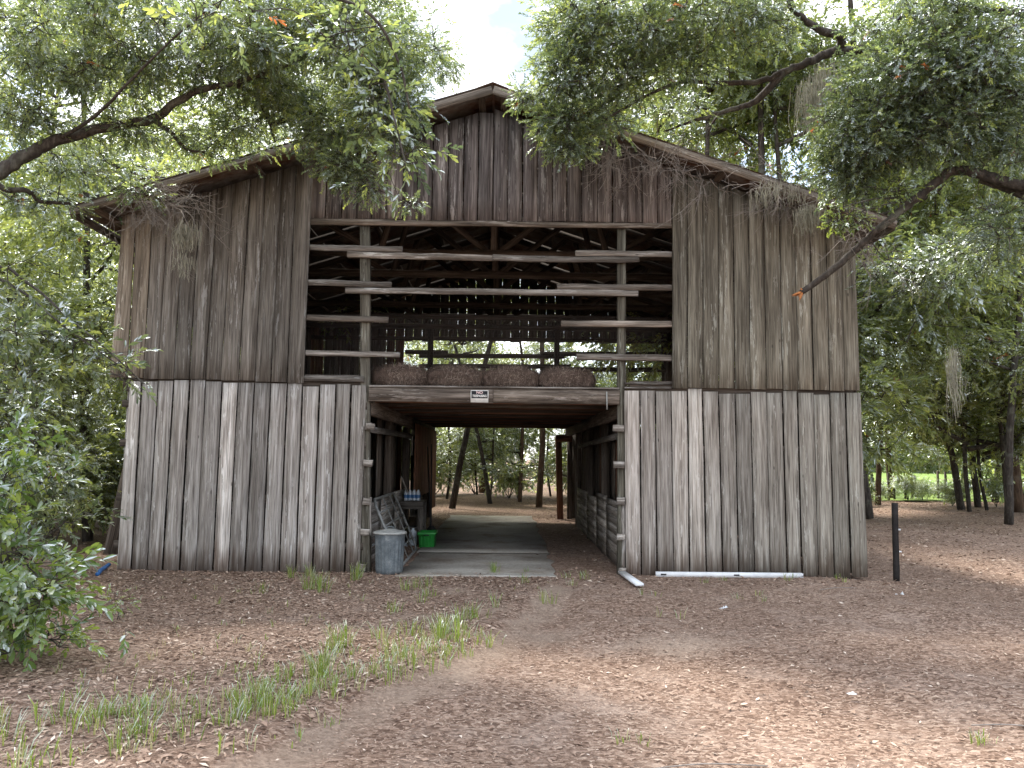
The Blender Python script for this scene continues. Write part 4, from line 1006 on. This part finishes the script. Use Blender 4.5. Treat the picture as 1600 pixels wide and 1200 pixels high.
ellL = [EL(70, 45, -2.4, 120, 75, .9, 34, 12, 1.0), EL(240, 45, -2.4, 125, 80, .9, 42, 12, 1.0), EL(410, 45, -2.6, 125, 80, .8, 46, 12, 1.0), EL(555, 55, -2.8, 95, 80, .7, 38, 12, 1.0),
        EL(635, 75, -2.0, 60, 60, .6, 18, 11, .95), EL(600, 150, -2.6, 55, 65, .4, 34, 11, .95), EL(625, 215, -2.6, 34, 34, .25, 12, 10, .85), EL(340, 115, -1.8, 140, 45, .6, 28, 11, .95), EL(140, 130, -2.0, 120, 50, .6, 26, 11, .95), EL(40, 180, -2.1, 60, 40, .5, 14, 11, .95),
        EL(470, 140, -1.6, 120, 50, .5, 40, 11, .95), EL(380, 195, -1.2, 100, 40, .4, 22, 10, .95), EL(690, 95, .5, 45, 32, .5, 12, 9, .95), EL(520, 205, -1.9, 60, 34, .35, 20, 11, .9), EL(215, 205, -1.6, 100, 24, .35, 17, 10, .9), EL(320, 232, -1.2, 60, 18, .3, 8, 9, .9), EL(120, 255, -1.0, 100, 20, .4, 12, 9, .95), EL(50, 315, -.8, 80, 18, .4, 9, 9, .95),
        EL(215, 300, -.9, 50, 12, .2, 6, 7, .9), EL(535, 258, -2.2, 48, 30, .25, 16, 10, .85), EL(572, 290, -2.2, 26, 18, .2, 7, 8, .75), EL(640, 320, -2.2, 16, 10, .1, 3, 6, .7)]
oakL = tree_thing('oak_tree', 'spreading oak whose leafy limbs fill the upper left above the barn roof', 'tree', limbL, ellL, 3, tuple(B0))
# big-leaved sprays of the same oak hanging closest to the lens, and its low branch
w_, l_ = make_crown([(pts([(600, 120, -4.1), (615, 180, -4.2), (630, 240, -4.3), (640, 275, -4.3)]), .012, .005)],
                    [EB(600, 160, -4.0, 45, 55, .2, 9, 5, .8), EB(628, 245, -4.2, 32, 38, .12, 8, 4, .75), EB(590, 290, -4.2, 14, 8, .06, 2, 3, .65), EB(560, 60, -4.0, 70, 50, .3, 9, 5, .8), EB(350, 20, -4.2, 140, 30, .3, 8, 5, .8)], 5, kind='big', tmean=.55)
w_.build('hanging_twigs', M['bark'], oakL, smooth=True, loc=-B0); l_.build('hanging_sprays', M['leaf'], oakL, attr='tint', loc=-B0)
w_, l_ = make_crown([(pts([(-30, 420, -2.6), (40, 460, -2.8), (100, 510, -3), (170, 560, -3.1), (230, 600, -3.2)]), .014, .004)],
                    [EB(20, 440, -2.7, 60, 60, .5, 8, 7, .8), EB(30, 530, -3.0, 70, 50, .4, 13, 7, .8), EB(115, 550, -3.1, 50, 26, .25, 9, 6, .75), EB(180, 585, -3.2, 30, 14, .12, 6, 4, .65), EB(30, 590, -3, 50, 24, .3, 6, 6, .8)], 6, kind='big', tmean=.5)
w_.build('low_branch', M['bark'], oakL, smooth=True, loc=-B0); l_.build('low_branch_leaves', M['leaf'], oakL, attr='tint', loc=-B0)
tg = twig_tangle(np.array(pts([(210, 305, -.75), (240, 300, -.75), (270, 305, -.75), (300, 310, -.75), (255, 320, -.75)])), 64, .8, 8, .0055, .45)
tg.build('dead_twigs', M['twig'], oakL, loc=-B0)
mb = MB(); rg = np.random.default_rng(4)
for q in pts([(290, 350, -.8), (283, 360, -.8), (298, 356, -.8), (284, 400, -.7)]): moss_tuft(mb, q, 60, .32, .07, rg)
mb.build('spanish_moss', M['moss'], oakL, loc=-B0)

# oak off the right edge: upper limbs over the roof
B1 = np.array([8.6, -.6, 0])
trunkR = [B1, B1+[-.1, 0, 2], B1+[-.3, -.1, 4.2], B1+[-.3, -.2, 6.2], B1+[0, -.2, 9], B1+[.2, 0, 12]]
limbR = [(trunkR, .40, .15),
         ([B1+[-.3, -.2, 6.0]]+pts([(1640, 60, -1.3), (1540, 55, -1.4), (1450, 60, -1.5), (1395, 66, -1.5), (1345, 76, -1.4), (1300, 82, -1.4), (1262, 98, -1.4), (1225, 112, -1.3), (1190, 126, -1.2), (1130, 131, -1.1), (1068, 128, -1.1), (1010, 150, -1.2), (940, 190, -1.3)]), .095, .014),
         (pts([(1225, 112, -1.3), (1190, 150, -1.1), (1165, 165, -1), (1125, 176, -.9), (1080, 190, -.8), (1040, 205, -.7)]), .055, .012),
         (pts([(1125, 176, -.9), (1112, 195, -.7), (1105, 215, -.6)]), .02, .01),
         (pts([(1316, 76, -1.4), (1312, 55, -1.6), (1290, 50, -1.7), (1262, 35, -1.8), (1240, 15, -1.9), (1215, -15, -2), (1100, -40, -2), (980, -10, -1.8), (900, 40, -1.6), (870, 110, -1.5)]), .06, .01),
         (pts([(1380, 68, -1.5), (1340, 105, -1.3), (1315, 130, -1.2), (1300, 148, -1.1)]), .02, .008)]
ellR = [EL(900, 50, -1.5, 65, 70, .6, 32, 12, .95), EL(1000, 45, -1.6, 100, 65, .7, 44, 12, .95), EL(1120, 35, -1.8, 100, 50, .7, 34, 12, .95), EL(880, 130, -1.4, 50, 45, .45, 24, 11, .9), EL(885, 195, -1.3, 48, 38, .35, 26, 11, .85), EL(895, 235, -1.3, 34, 16, .25, 10, 9, .8),
        EL(965, 130, -1.3, 75, 45, .5, 26, 11, .9), EL(950, 190, -1.2, 40, 30, .3, 9, 9, .85), EL(1060, 100, -1.3, 65, 30, .5, 12, 10, .9), EL(1200, 40, -1.7, 50, 40, .5, 12, 10, .95), EL(820, 155, -1.2, 20, 18, .18, 8, 7, .7), EL(1050, 170, -.9, 60, 22, .4, 8, 8, .85)]
oakR = tree_thing('oak_tree', 'oak whose dark crooked limb and foliage hang over the right roof slope', 'tree', limbR, ellR, 13, tuple(B1))
tg = twig_tangle(np.array(pts([(960, 230, -.6), (1000, 245, -.6), (1030, 255, -.6), (1060, 262, -.6), (1100, 272, -.6)])), 75, .75, 9, .0055, .5)
tg.build('dead_twigs', M['twig'], oakR, loc=-B1)

# third oak: lower right limb with the broken end, dark foliage mass
B2 = np.array([7.9, -3.2, 0])
limbS = [([B2, B2+[0, 0, 2], B2+[-.2, .1, 4], B2+[-.2, .1, 6], B2+[0, .1, 9]], .34, .14),
         ([B2+[-.15, .1, 3.6]]+pts([(1660, 296, -2.7), (1600, 290, -2.5), (1560, 281, -2.4), (1520, 268, -2.3), (1485, 268, -2.2), (1455, 290, -2.1), (1425, 315, -2.0), (1385, 348, -1.9), (1340, 388, -1.7), (1300, 422, -1.6), (1268, 446, -1.5), (1252, 457, -1.5)]), .07, .036),
         (pts([(1600, 305, -2.4), (1560, 290, -2.3), (1530, 282, -2.2)]), .05, .03),
         ([B2+[-.2, .1, 5.2]]+pts([(1620, 150, -2.6), (1540, 140, -2.5), (1460, 160, -2.3), (1380, 200, -2.1), (1320, 240, -2.0)]), .08, .015),
         ([B2+[-.2, .1, 6.2]]+pts([(1600, 20, -2.6), (1500, 10, -2.5), (1400, 30, -2.4)]), .06, .02),
         (pts([(1425, 315, -2.0), (1400, 310, -2.1), (1360, 312, -2.2), (1310, 325, -2.2)]), .014, .006)]
ellS = [EL(1430, 130, -2.3, 130, 70, .7, 56, 12, .95), EL(1540, 90, -2.6, 100, 90, .7, 50, 12, .95), EL(1360, 205, -2.1, 90, 70, .5, 50, 12, .9), EL(1470, 215, -2.2, 90, 55, .6, 34, 12, .9), EL(1330, 275, -1.9, 60, 40, .3, 22, 10, .85),
        EL(1580, 210, -2.5, 60, 70, .5, 22, 11, .95), EL(1560, 370, -2.4, 70, 60, .5, 22, 10, .9), EL(1440, 30, -2.4, 110, 50, .6, 30, 11, .95), EL(1450, 420, -1.2, 90, 40, .5, 18, 10, .9)]
oakS = tree_thing('oak_tree', 'oak at the right edge with a low limb broken off in front of the wall', 'tree', limbS, ellS, 23, tuple(B2), tmean=.38)
w_, l_ = make_crown([(pts([(1425, 315, -2.1), (1380, 320, -2.2), (1320, 340, -2.2)]), .01, .005)], [EL(1330, 335, -2.2, 40, 26, .15, 12, 4, .6), EL(1395, 300, -2.2, 40, 22, .15, 10, 4, .6), EL(1305, 355, -2.2, 14, 10, .08, 4, 3, .55)], 24, kind='near', tmean=.75)
w_.build('sprig_twigs', M['bark'], oakS, smooth=True, loc=-B2); l_.build('bright_sprigs', M['leaf_bright'], oakS, attr='tint', loc=-B2)
mb = MB(); rg = np.random.default_rng(14); e0 = P(1254, 456, -1.5)
for q in range(7):
    d = np.array([-.6, -.05, -.32])+rg.normal(0, .28, 3); d /= np.linalg.norm(d); L = rg.uniform(.06, .16); mb.tube([e0, e0+d*L*.6, e0+d*L], [.02, .014, .001], 4)
mb.build('broken_end', M['tan'], oakS, loc=-B2)
tg = twig_tangle(np.array(pts([(1200, 285, -.7), (1215, 300, -.7), (1230, 310, -.7), (1265, 320, -.7), (1330, 370, -1.6), (1350, 375, -1.6)])), 85, .65, 19, .005, .5)
tg.build('dead_twigs', M['twig'], oakS, loc=-B2)
mb = MB()
for q in pts([(1262, 325, -.9), (1255, 330, -.9), (1272, 322, -.9)]): moss_tuft(mb, q, 70, .34, .07, rg)
for q in pts([(1205, 290, -.8), (1190, 300, -.8), (1225, 288, -.8), (1240, 300, -.8)]): moss_tuft(mb, q, 40, .25, .10, rg)
for q in pts([(1262, 130, -1.0), (1280, 120, -1.0), (1270, 150, -1.0), (1290, 105, -1.2)]): moss_tuft(mb, q, 70, .7, .09, rg)
for q in pts([(1490, 545, 2.0), (1488, 565, 2.0), (1492, 590, 2.0)]): moss_tuft(mb, q, 45, .8, .06, rg)
mb.build('spanish_moss', M['moss'], oakS, loc=-B2)

# ------------------------------------------------------------------ shrubs at the left edge
def shrub(name, label, base, ells, seed, leaf='leaf', kind='big', nst=7, group=None, sr=.016, **kw):
    base = np.array(base, float); rg = np.random.default_rng(seed); limbs = []
    for e in ells:
        for _ in range(max(2, nst//len(ells))):
            tip = np.asarray(e[0])+rg.normal(0, .4, 3)*np.asarray(e[1]); mid = base*.5+tip*.5+rg.normal(0, 5*sr, 3)+[0, 0, 5*sr]
            limbs.append(([base+rg.normal(0, 3*sr, 3)*[1, 1, 0], mid+rg.normal(0, .3*sr, 3), tip], sr, sr*.3))
    return tree_thing(name, label, 'shrub', limbs, ells, seed, tuple(base), group, leaf=leaf, trunk=False, kind=kind, **kw)
shrub('oak_sapling', 'bright glossy sapling bush in the left foreground', (-4.75, -4.6, 0), [EB(5, 860, -4.6, 55, 45, .3, 15, 6, .85), EB(32, 930, -4.7, 60, 50, .35, 24, 6, .85), EB(15, 1010, -4.8, 45, 45, .3, 11, 5, .8), EB(88, 995, -4.7, 20, 24, .15, 6, 4, .65), EB(0, 780, -4.5, 55, 45, .3, 13, 6, .8), EB(10, 700, -4.2, 50, 45, .3, 9, 6, .8)], 31, leaf='leaf_bright', tmean=.5)
shrub('oak_sapling', 'darker leafy shrub behind the foreground bush, left of the barn corner', (-5.8, -1.6, 0), [EB(40, 730, -1.6, 90, 60, .6, 30, 8, .7), EB(55, 810, -1.7, 85, 50, .5, 26, 8, .7), EB(25, 640, -1.5, 80, 55, .5, 20, 8, .7)], 33, tmean=.55)
shrub('oak_sapling', 'tall loose shrub filling the gap between the dark shrub and the left barn wall', (-6.9, 1.2, 0), [EB(80, 640, 1.2, 75, 70, .7, 30, 8, .75), EB(110, 740, 1.2, 55, 60, .6, 20, 8, .75), EB(50, 540, 1.2, 80, 60, .7, 22, 8, .75)], 36, leaf='leaf_far', kind='far', tmean=.6)

# ------------------------------------------------------------------ woodland: tree prototypes, then copies
def proto(seed, H, spread, lean, low, kind='far', sc=1.15, ncl=44, barkm='bark', r0=.16):
    rg = np.random.default_rng(seed); top = np.array([lean[0], lean[1], H])
    tr_ = [np.zeros(3), np.array([lean[0]*.12, lean[1]*.1, H*.2])+rg.normal(0, .08, 3)*[1, 1, 0], np.array([lean[0]*.45, lean[1]*.4, H*.5])+rg.normal(0, .15, 3)*[1, 1, 0], top*.8, top]
    limbs = [(tr_, r0, .03)]; ells = []
    for k in range(9):
        f = rg.uniform(low, .95); a = rg.uniform(0, 6.28); b = np.array([lean[0]*f**1.5, lean[1]*f**1.5, H*f]); e = b+np.array([math.cos(a), math.sin(a), rg.uniform(.1, .5)])*spread*rg.uniform(.6, 1.0)
        limbs.append(([b, (b+e)/2+rg.normal(0, .15, 3), e], .05, .012)); ells.append((e, np.array([.95, .95, .6])*spread*.55, ncl, 9, sc))
    ells.append((top, np.array([1, 1, .8])*spread*.6, ncl, 9, sc))
    w, l = make_crown(limbs, ells, seed, kind=kind, twig_r=.016, droop=.2, sub=1, tmean=.5, tstd=.25)
    root = empty('woodland_tree'); w.build('trunk', M[barkm], root, smooth=True); l.build('crown', M['leaf_far'], root, attr='tint')
    return root
def copy_tree(src, loc, rz, s, label, group, cat='tree', name=None):
    o = src.copy(); COL.objects.link(o); o.location = loc; o.rotation_euler = (0, 0, rz); o.scale = (s, s, s)
    if name: o.name = name
    tag(o, label, cat, group)
    for ch in src.children:
        c = ch.copy(); COL.objects.link(c); c.parent = o
    return o
protos = [proto(101, 11, 2.8, (2.6, 0), .25, r0=.125), proto(102, 13, 3.0, (-.9, .4), .2, r0=.12), proto(103, 9, 2.4, (.3, -.3), .12, r0=.09), proto(104, 12, 2.6, (-1.8, 0), .3, barkm='bark_brown', r0=.135), proto(105, 5.5, 1.3, (.3, .2), .08, r0=.04, sc=.95, ncl=20), proto(106, 12, 2.8, (3.0, .5), .55, r0=.11, ncl=13), proto(107, 13, 2.6, (-.6, .3), .6, barkm='bark_brown', r0=.11, ncl=12)]
used = [False]*7
def plant(k, loc, rz, s, label, group):
    if not used[k]:
        used[k] = True; o = protos[k]; o.location = loc; o.rotation_euler = (0, 0, rz); o.scale = (s, s, s); tag(o, label, 'tree', group)
        return o
    return copy_tree(protos[k], loc, rz, s, label, group)
GB, GL_, GR = 'woodland trees behind the barn', 'woodland trees left of the barn', 'woodland trees right of the barn'
def gxy(px, py): q = G(px, py); return (q[0], q[1], 0)
plant(5, gxy(706, 795), 0.0, 1.0, 'dark trunk leaning right, seen at the left of the rear passage opening', GB)
plant(6, gxy(842, 793), 2.4, 1.0, 'stout brown trunk at the right of the rear passage opening', GB)
plant(5, gxy(766, 789), 3.0, .75, 'slim dark trunk in the middle of the rear passage opening', GB)
plant(6, gxy(812, 784), 1.0, .75, 'thin trunk between the middle and the brown trunk behind the passage', GB)
for k, x, y, rz, s in ((1, -6.5, 13.5, 2, 1.3), (2, 5.5, 19, 4, 1.1), (1, -10.5, 19, 5, 1.3)):
    plant(k, (x, y, 0), rz, s, 'leafy woodland tree in the dense wood behind the barn', GB)
for x, y, s, lb_t in ((7.4, 13.0, 1.45, 'tall leafy tree rising behind the right roof slope'), (6.0, 12.6, 1.55, 'broad leafy tree behind the middle of the right roof slope'), (8.6, 12.2, 1.5, 'broad leafy tree behind the lower right roof slope'), (4.2, 16.5, 1.5, 'tall pale leafy tree behind the roof, right of the ridge'), (10.2, 11.0, 1.4, 'tall leafy tree behind the right eave'), (-1.0, 24.0, 1.5, 'tall leafy tree behind the roof, left of the ridge')):
    plant(2 if 'broad' in lb_t else 1 if x > 5 else 3, (x, y, 0), x*2, s, lb_t, GB)
for i_ in range(14):
    x = -6.0+i_*.95+random.uniform(-.3, .3); y = (17, 19, 22)[i_ % 3]+random.uniform(-1, 1)
    plant(4, (x, y, 0), random.uniform(0, 6), random.uniform(.8, 1.25), 'slender young tree in the undergrowth behind the barn', 'young trees behind the barn')
for i_ in range(5):
    plant(4, (-7.0-random.uniform(0, 5), 2.5+i_*1.6, 0), random.uniform(0, 6), random.uniform(.8, 1.2), 'slender young tree in the thicket left of the barn', 'young trees left of the barn')
for k, x, y, rz, s, lb_t in ((1, -7.6, 3.5, 1.5, .8, 'trunk with dark bark close behind the left barn corner'), (0, -9.5, 1.5, 4, .95, 'leaning woodland tree left of the barn wall, branches over the shrubs'),
                           (2, -9.8, 9.5, 2, 1.1, None), (3, -13.5, 6.0, 1, 1.1, None), (1, -15, 13, 3, 1.1, None)):
    plant(k, (x, y, 0), rz, s, lb_t or 'woodland tree in the thick wood left of the barn', GL_)
for k, px, py, rz, s, lb_t in ((3, 1592, 800, 0.1, 1.45, 'thick leaning trunk at the right edge beyond the clearing'), (0, 1502, 797, 2.9, 1.0, 'slender trunk leaning left at the far side of the clearing'), (1, 1528, 792, 2, 1.0, 'straight dark trunk left of the thick leaning trunk'),
                           (3, 1372, 790, 3.6, .85, 'thin trunk nearest the barn wall, by the sunny meadow'), (3, 1392, 779, 1.2, 1.05, 'tree at the meadow edge right beside the thin trunk'), (0, 1555, 785, .6, 1.1, 'woodland tree behind the thick leaning trunk')):
    plant(k, gxy(px, py), rz, s, lb_t, GR)
for k, x, y, rz, s in ((3, 19, 12, 1, 1.1), (1, 22, 17, 2, 1.2), (1, 13.2, 9.5, 3, .95), (0, 24, 24, 0, 1.2)):
    plant(k, (x, y, 0), rz, s, 'woodland tree in the grove at the right edge', GR)
for i_, (px, py, s) in enumerate(((1515, 800, 1.8), (1542, 797, 1.5), (1575, 803, 1.9), (1600, 795, 1.7))):
    plant(4, gxy(px, py), i_*1.3, s, 'slender young tree in the grove between the clearing and the meadow', 'young trees right of the barn')
for k, x, y, s in ((1, 38, 105, 1.6), (2, 50, 110, 1.8), (0, 62, 112, 1.7), (1, 72, 108, 1.8), (2, 44, 118, 2.0), (3, 30, 112, 1.8), (1, 84, 115, 2)):
    plant(k, (x, y, 0), x, s, 'distant tree across the sunny meadow', 'distant trees across the meadow')

# undergrowth bushes: prototype and copies
bu = None
def bush_proto(seed):
    rg = np.random.default_rng(seed); limbs = []; ells = []
    for k in range(5):
        a = rg.uniform(0, 6.28); tip = np.array([math.cos(a)*.5, math.sin(a)*.5, rg.uniform(.7, 1.7)]); limbs.append(([np.zeros(3), tip*.5+rg.normal(0, .1, 3), tip], .022, .007)); ells.append((tip, (.55, .55, .5), 26, 8, .8))
    w, l = make_crown(limbs, ells, seed, kind='far', sub=1, tmean=.5, tstd=.25)
    root = empty('understory_bush'); w.build('stems', M['bark'], root, smooth=True); l.build('crown', M['leaf_far'], root, attr='tint'); return root
bps = [bush_proto(201), bush_proto(202)]; bused = [False, False]
def bush(k, x, y, s, label, group):
    if not bused[k]:
        bused[k] = True; o = bps[k]; o.location = (x, y, 0); o.scale = (s, s, s); tag(o, label, 'bush', group); return
    copy_tree(bps[k], (x, y, 0), random.uniform(0, 6), s, label, group, 'bush')
for i_ in range(8):
    bush(i_ % 2, -6.5+i_*1.75+random.uniform(-.4, .4), random.uniform(19, 24), random.uniform(.8, 1.3), 'understory bush among the trunks behind the barn', 'bushes behind the barn')
for i_ in range(7):
    bush(i_ % 2, -13+i_*.95, random.uniform(1.5, 9), random.uniform(.9, 1.5), 'understory bush in the thicket left of the barn', 'bushes left of the barn')
for i_ in range(12):
    q = gxy(1350+i_*23, 800-random.uniform(8, 22)); bush(i_ % 2, q[0], q[1], random.uniform(.35, .6), 'low bush along the edge of the sunny meadow', 'low bushes by the meadow')

# wood that closes the view behind: one uncountable mass
rg = np.random.default_rng(77); mb = MB(); nn = 17000
ang = rg.uniform(math.radians(-52), math.radians(20.5), nn); dist = rg.uniform(34, 52, nn)
x = np.sin(ang)*dist; y = np.cos(ang)*dist-10.8; z = rg.random(nn)**1.15*13+.1
c1 = np.sin(x*.9+3*np.sin(y*.5))+np.sin(z*1.3+x*.6)+rg.normal(0, .7, nn); kk = c1 > .35
pos = np.stack([x, y, z], -1)[kk]; add_sprays(mb, pos, rg.normal(0, 1, pos.shape)+[0, 0, -.3], rg.uniform(1.7, 2.8, len(pos)), 'far', rg, 0, .55, .28)
ang = rg.uniform(math.radians(32), math.radians(55), 4500); dist = rg.uniform(34, 50, 4500)
pos = np.stack([np.sin(ang)*dist, np.cos(ang)*dist-10.8, rg.random(4500)**1.1*14+.1], -1); add_sprays(mb, pos, rg.normal(0, 1, pos.shape), rg.uniform(1.7, 2.8, len(pos)), 'far', rg, 0, .55, .28)
ang = rg.uniform(math.radians(17), math.radians(40), 5000); dist = rg.uniform(120, 140, 5000)
pos = np.stack([np.sin(ang)*dist, np.cos(ang)*dist-10.8, rg.random(5000)**1.3*(9+3*np.sin(ang*60))+.3], -1); add_sprays(mb, pos, rg.normal(0, 1, pos.shape), rg.uniform(5, 8, len(pos)), 'far', rg, 0, .45, .25)
tag(mb.build('woods', M['leaf_far'], attr='tint'), 'dense far wood closing the view behind the barn', 'woods', kind='stuff')

# meadow fence: thin posts
fn = empty('field_fence', (12, 22, 0)); tag(fn, 'line of thin wooden posts along the sunny meadow', 'fence')
fp0 = np.array(gxy(1365, 782)); fp1 = np.array(gxy(1500, 778))
for k in range(10):
    q = fp0+(fp1-fp0)*k/9+np.array([0, random.uniform(-.6, .6), 0]); beam('post', q-[12, 22, .1], q-[12+random.uniform(-.05, .05), 22, -random.uniform(.95, 1.25)], .07, .07, M['wood_dark'], fn)

# ------------------------------------------------------------------ ground cover
def grass_tuft(mb, c, n, h, spread, rg, dry=.1):
    for _ in range(n):
        a = rg.uniform(0, 6.28); b = c+np.array([math.cos(a), math.sin(a), 0])*spread*rg.random()
        d = np.array([math.cos(a), math.sin(a), 0])*rg.uniform(.05, .95); L = h*rg.uniform(.5, 1.1); w = rg.uniform(.0018, .0036); s = np.array([-math.sin(a+rg.normal(0, .6)), math.cos(a), 0])*w
        p1 = b+np.array([0, 0, L*.5])+d*L*.18; p2 = b+np.array([0, 0, L*.85])+d*L*.55; p3 = b+np.array([0, 0, L*(.95-.25*np.linalg.norm(d))])+d*L*.95
        ti = np.clip(rg.normal(.45, .2), 0, .9) if rg.random() > dry else 1.0
        mb.add([b-s, b+s, p1-s*.9, p1+s*.9, p2-s*.6, p2+s*.6, p3], [(0, 1, 3, 2), (2, 3, 5, 4)], [(4, 5, 6)], a=ti)
def drift(x, y): return .5+.5*np.sin(x*2.1+1.3*np.sin(y*1.7))*np.sin(y*2.6+1.1*np.sin(x*1.9))
rg = np.random.default_rng(55); mb = MB()
strip = [G(20, 1190), G(90, 1172), G(180, 1160), G(300, 1135), G(400, 1095), G(490, 1075), G(580, 1045), G(650, 1020), G(720, 980)]
sp_ = smooth_path(strip, 14)
for q in sp_:
    for _ in range(7):
        c = q+np.array([rg.normal(0, .3), rg.normal(0, .27), 0]); c[2] = float(ground_h(c[0], c[1]))
        if rg.random() < .05+.85*float(drift(c[0]*1.7, c[1]*1.7))**1.5 and track_d(c[0], c[1]) < .12: grass_tuft(mb, c, rg.integers(3, 15), rg.uniform(.05, .2), rg.uniform(.03, .14), rg, .2)
for px, py, n, h, k in ((540, 1010, 26, .26, 3), (500, 1050, 24, .26, 3), (600, 1000, 14, .2, 3), (690, 1000, 26, .25, 4), (720, 970, 20, .2, 3), (490, 930, 26, .28, 3), (536, 897, 30, .26, 2), (475, 905, 22, .22, 2), (660, 915, 16, .2, 3), (755, 895, 20, .2, 2), (770, 945, 10, .15, 2), (860, 940, 12, .18, 2), (820, 905, 10, .12, 3), (610, 960, 8, .14, 3), (410, 925, 8, .14, 2), (650, 930, 12, .16, 3), (900, 905, 10, .12, 4), (1010, 930, 6, .12, 2), (1060, 960, 5, .14, 2), (1110, 910, 8, .1, 2), (1170, 935, 8, .09, 3), (980, 1145, 8, .08, 2), (1530, 1160, 10, .1, 2), (1240, 905, 8, .1, 3), (1320, 905, 8, .09, 3)):
    for _ in range(k):
        q = G(px+rg.normal(0, 14), py+rg.normal(0, 5)); q[2] = float(ground_h(q[0], q[1])); grass_tuft(mb, q, int(n*1.3), h*.9, .08, rg, .15)
for _ in range(260):
    px, py = rg.uniform(60, 900), rg.uniform(905, 1190); q = G(px, py)
    if track_d(q[0], q[1]) < .15: q[2] = float(ground_h(q[0], q[1])); grass_tuft(mb, q, rg.integers(2, 6), rg.uniform(.04, .11), .03, rg, .4)
tag(mb.build('grass', M['grass'], attr='tint'), 'thin green grass growing along the edge of the track', 'grass', kind='stuff')

def litter(n, x0, x1, y0, y1, L0, L1, keep, name, rg, lift=.004, tm=.5):
    x = rg.uniform(x0, x1, n); y = rg.uniform(y0, y1, n); k = keep(x, y); x, y = x[k], y[k]; n = len(x); z = ground_h(x, y)+lift+rg.random(n)*.006
    a = rg.uniform(0, 6.28, n); L = rg.uniform(L0, L1, n); w = L*rg.uniform(.22, .42, n); tilt = rg.normal(0, .28, (n, 2))
    d = np.stack([np.cos(a), np.sin(a), tilt[:, 0]], -1)*L[:, None]/2; s = np.stack([-np.sin(a), np.cos(a), tilt[:, 1]], -1)*w[:, None]/2; c = np.stack([x, y, z], -1)
    up = np.stack([np.zeros(n), np.zeros(n), L*rg.uniform(.0, .16, n)], -1)
    v = np.stack([c-d, c+s+up, c+d, c-s+up], 1); v[..., 2] = np.maximum(v[..., 2], (z-lift*.6)[:, None]); j = np.arange(n)*4; m = MB()
    m.add(v.reshape(-1, 3), None, np.vstack([np.stack([j, j+1, j+2], -1), np.stack([j, j+2, j+3], -1)]), a=np.repeat(np.clip(rg.normal(tm, .24, n), 0, 1), 4))
    return m
rg = np.random.default_rng(66)
def noslab(x, y): return ~((x > -1.5) & (x < .8) & (y > -.3)) | (rg.random(len(x)) < .06)
def outside(x, y): return ~((x > XL0) & (x < XR0) & (y > 0) & (y < YB)) | ((x > XD0) & (x < XD1) & (rg.random(len(x)) < .5))
def drift(x, y): return .5+.5*np.sin(x*2.1+1.3*np.sin(y*1.7))*np.sin(y*2.6+1.1*np.sin(x*1.9))
m1 = litter(150000, -8, 7.5, -9.5, .0, .025, .065, lambda x, y: (rg.random(len(x)) < .25+.75*drift(x, y)) & (rg.random(len(x)) > .8*wear_at(x, y)) & ((track_d(x, y) < -.02) | (rg.random(len(x)) < .12)), 'a', rg)
m2 = litter(190000, -8, 8.5, -9.5, .0, .010, .026, lambda x, y: (rg.random(len(x)) < .2+.6*drift(y, x)) & (rg.random(len(x)) > .6*wear_at(x, y)) & ((track_d(x, y) > .05) | (rg.random(len(x)) < .35)), 'b', rg, tm=.52)
m3 = litter(60000, -14, 20, -1, 22, .04, .10, lambda x, y: outside(x, y) & noslab(x, y), 'c', rg, tm=.5)
big = MB(); 
for m_ in (m1, m2, m3): big.add(np.vstack(m_.v), None, np.vstack(m_.t), a=np.concatenate(m_.a))
tag(big.build('leaf_litter', M['litter'], attr='tint'), 'brown fallen leaves covering the ground', 'leaf litter', kind='stuff')
# twigs lying about
for k, (px, py, L, a, lb_t) in enumerate(((1310, 925, .55, .3, 'long thin fallen twig on the ground before the right wall'), (1100, 1195, .7, .1, 'pale fallen twig at the bottom edge of the clearing'), (1590, 1145, .5, -.2, 'fallen twig at the right edge of the bare ground'))):
    q = G(px, py); q[2] = float(ground_h(q[0], q[1]))+.012; d = np.array([math.cos(a), math.sin(a), 0]); mb = MB()
    mb.tube(smooth_path([q-d*L/2, q+[0, .03, .01], q+d*L/2], 4)-q, [.004]*4+[.004]*4+[.003], 5); tag(mb.build('fallen_twig', M['twig'], None, loc=q), lb_t, 'twig', 'fallen twigs')
# small lone seedling in front of the left wall
shrub('seedling', 'small pale green seedling standing alone before the left wall', tuple(G(186, 968)), [EL(181, 945, G(186, 968)[1], 6, 22, .04, 6, 3, .6)], 35, leaf='leaf_bright', kind='near', nst=2, sr=.004, twig_r=.002, tmean=.8, tstd=.1)
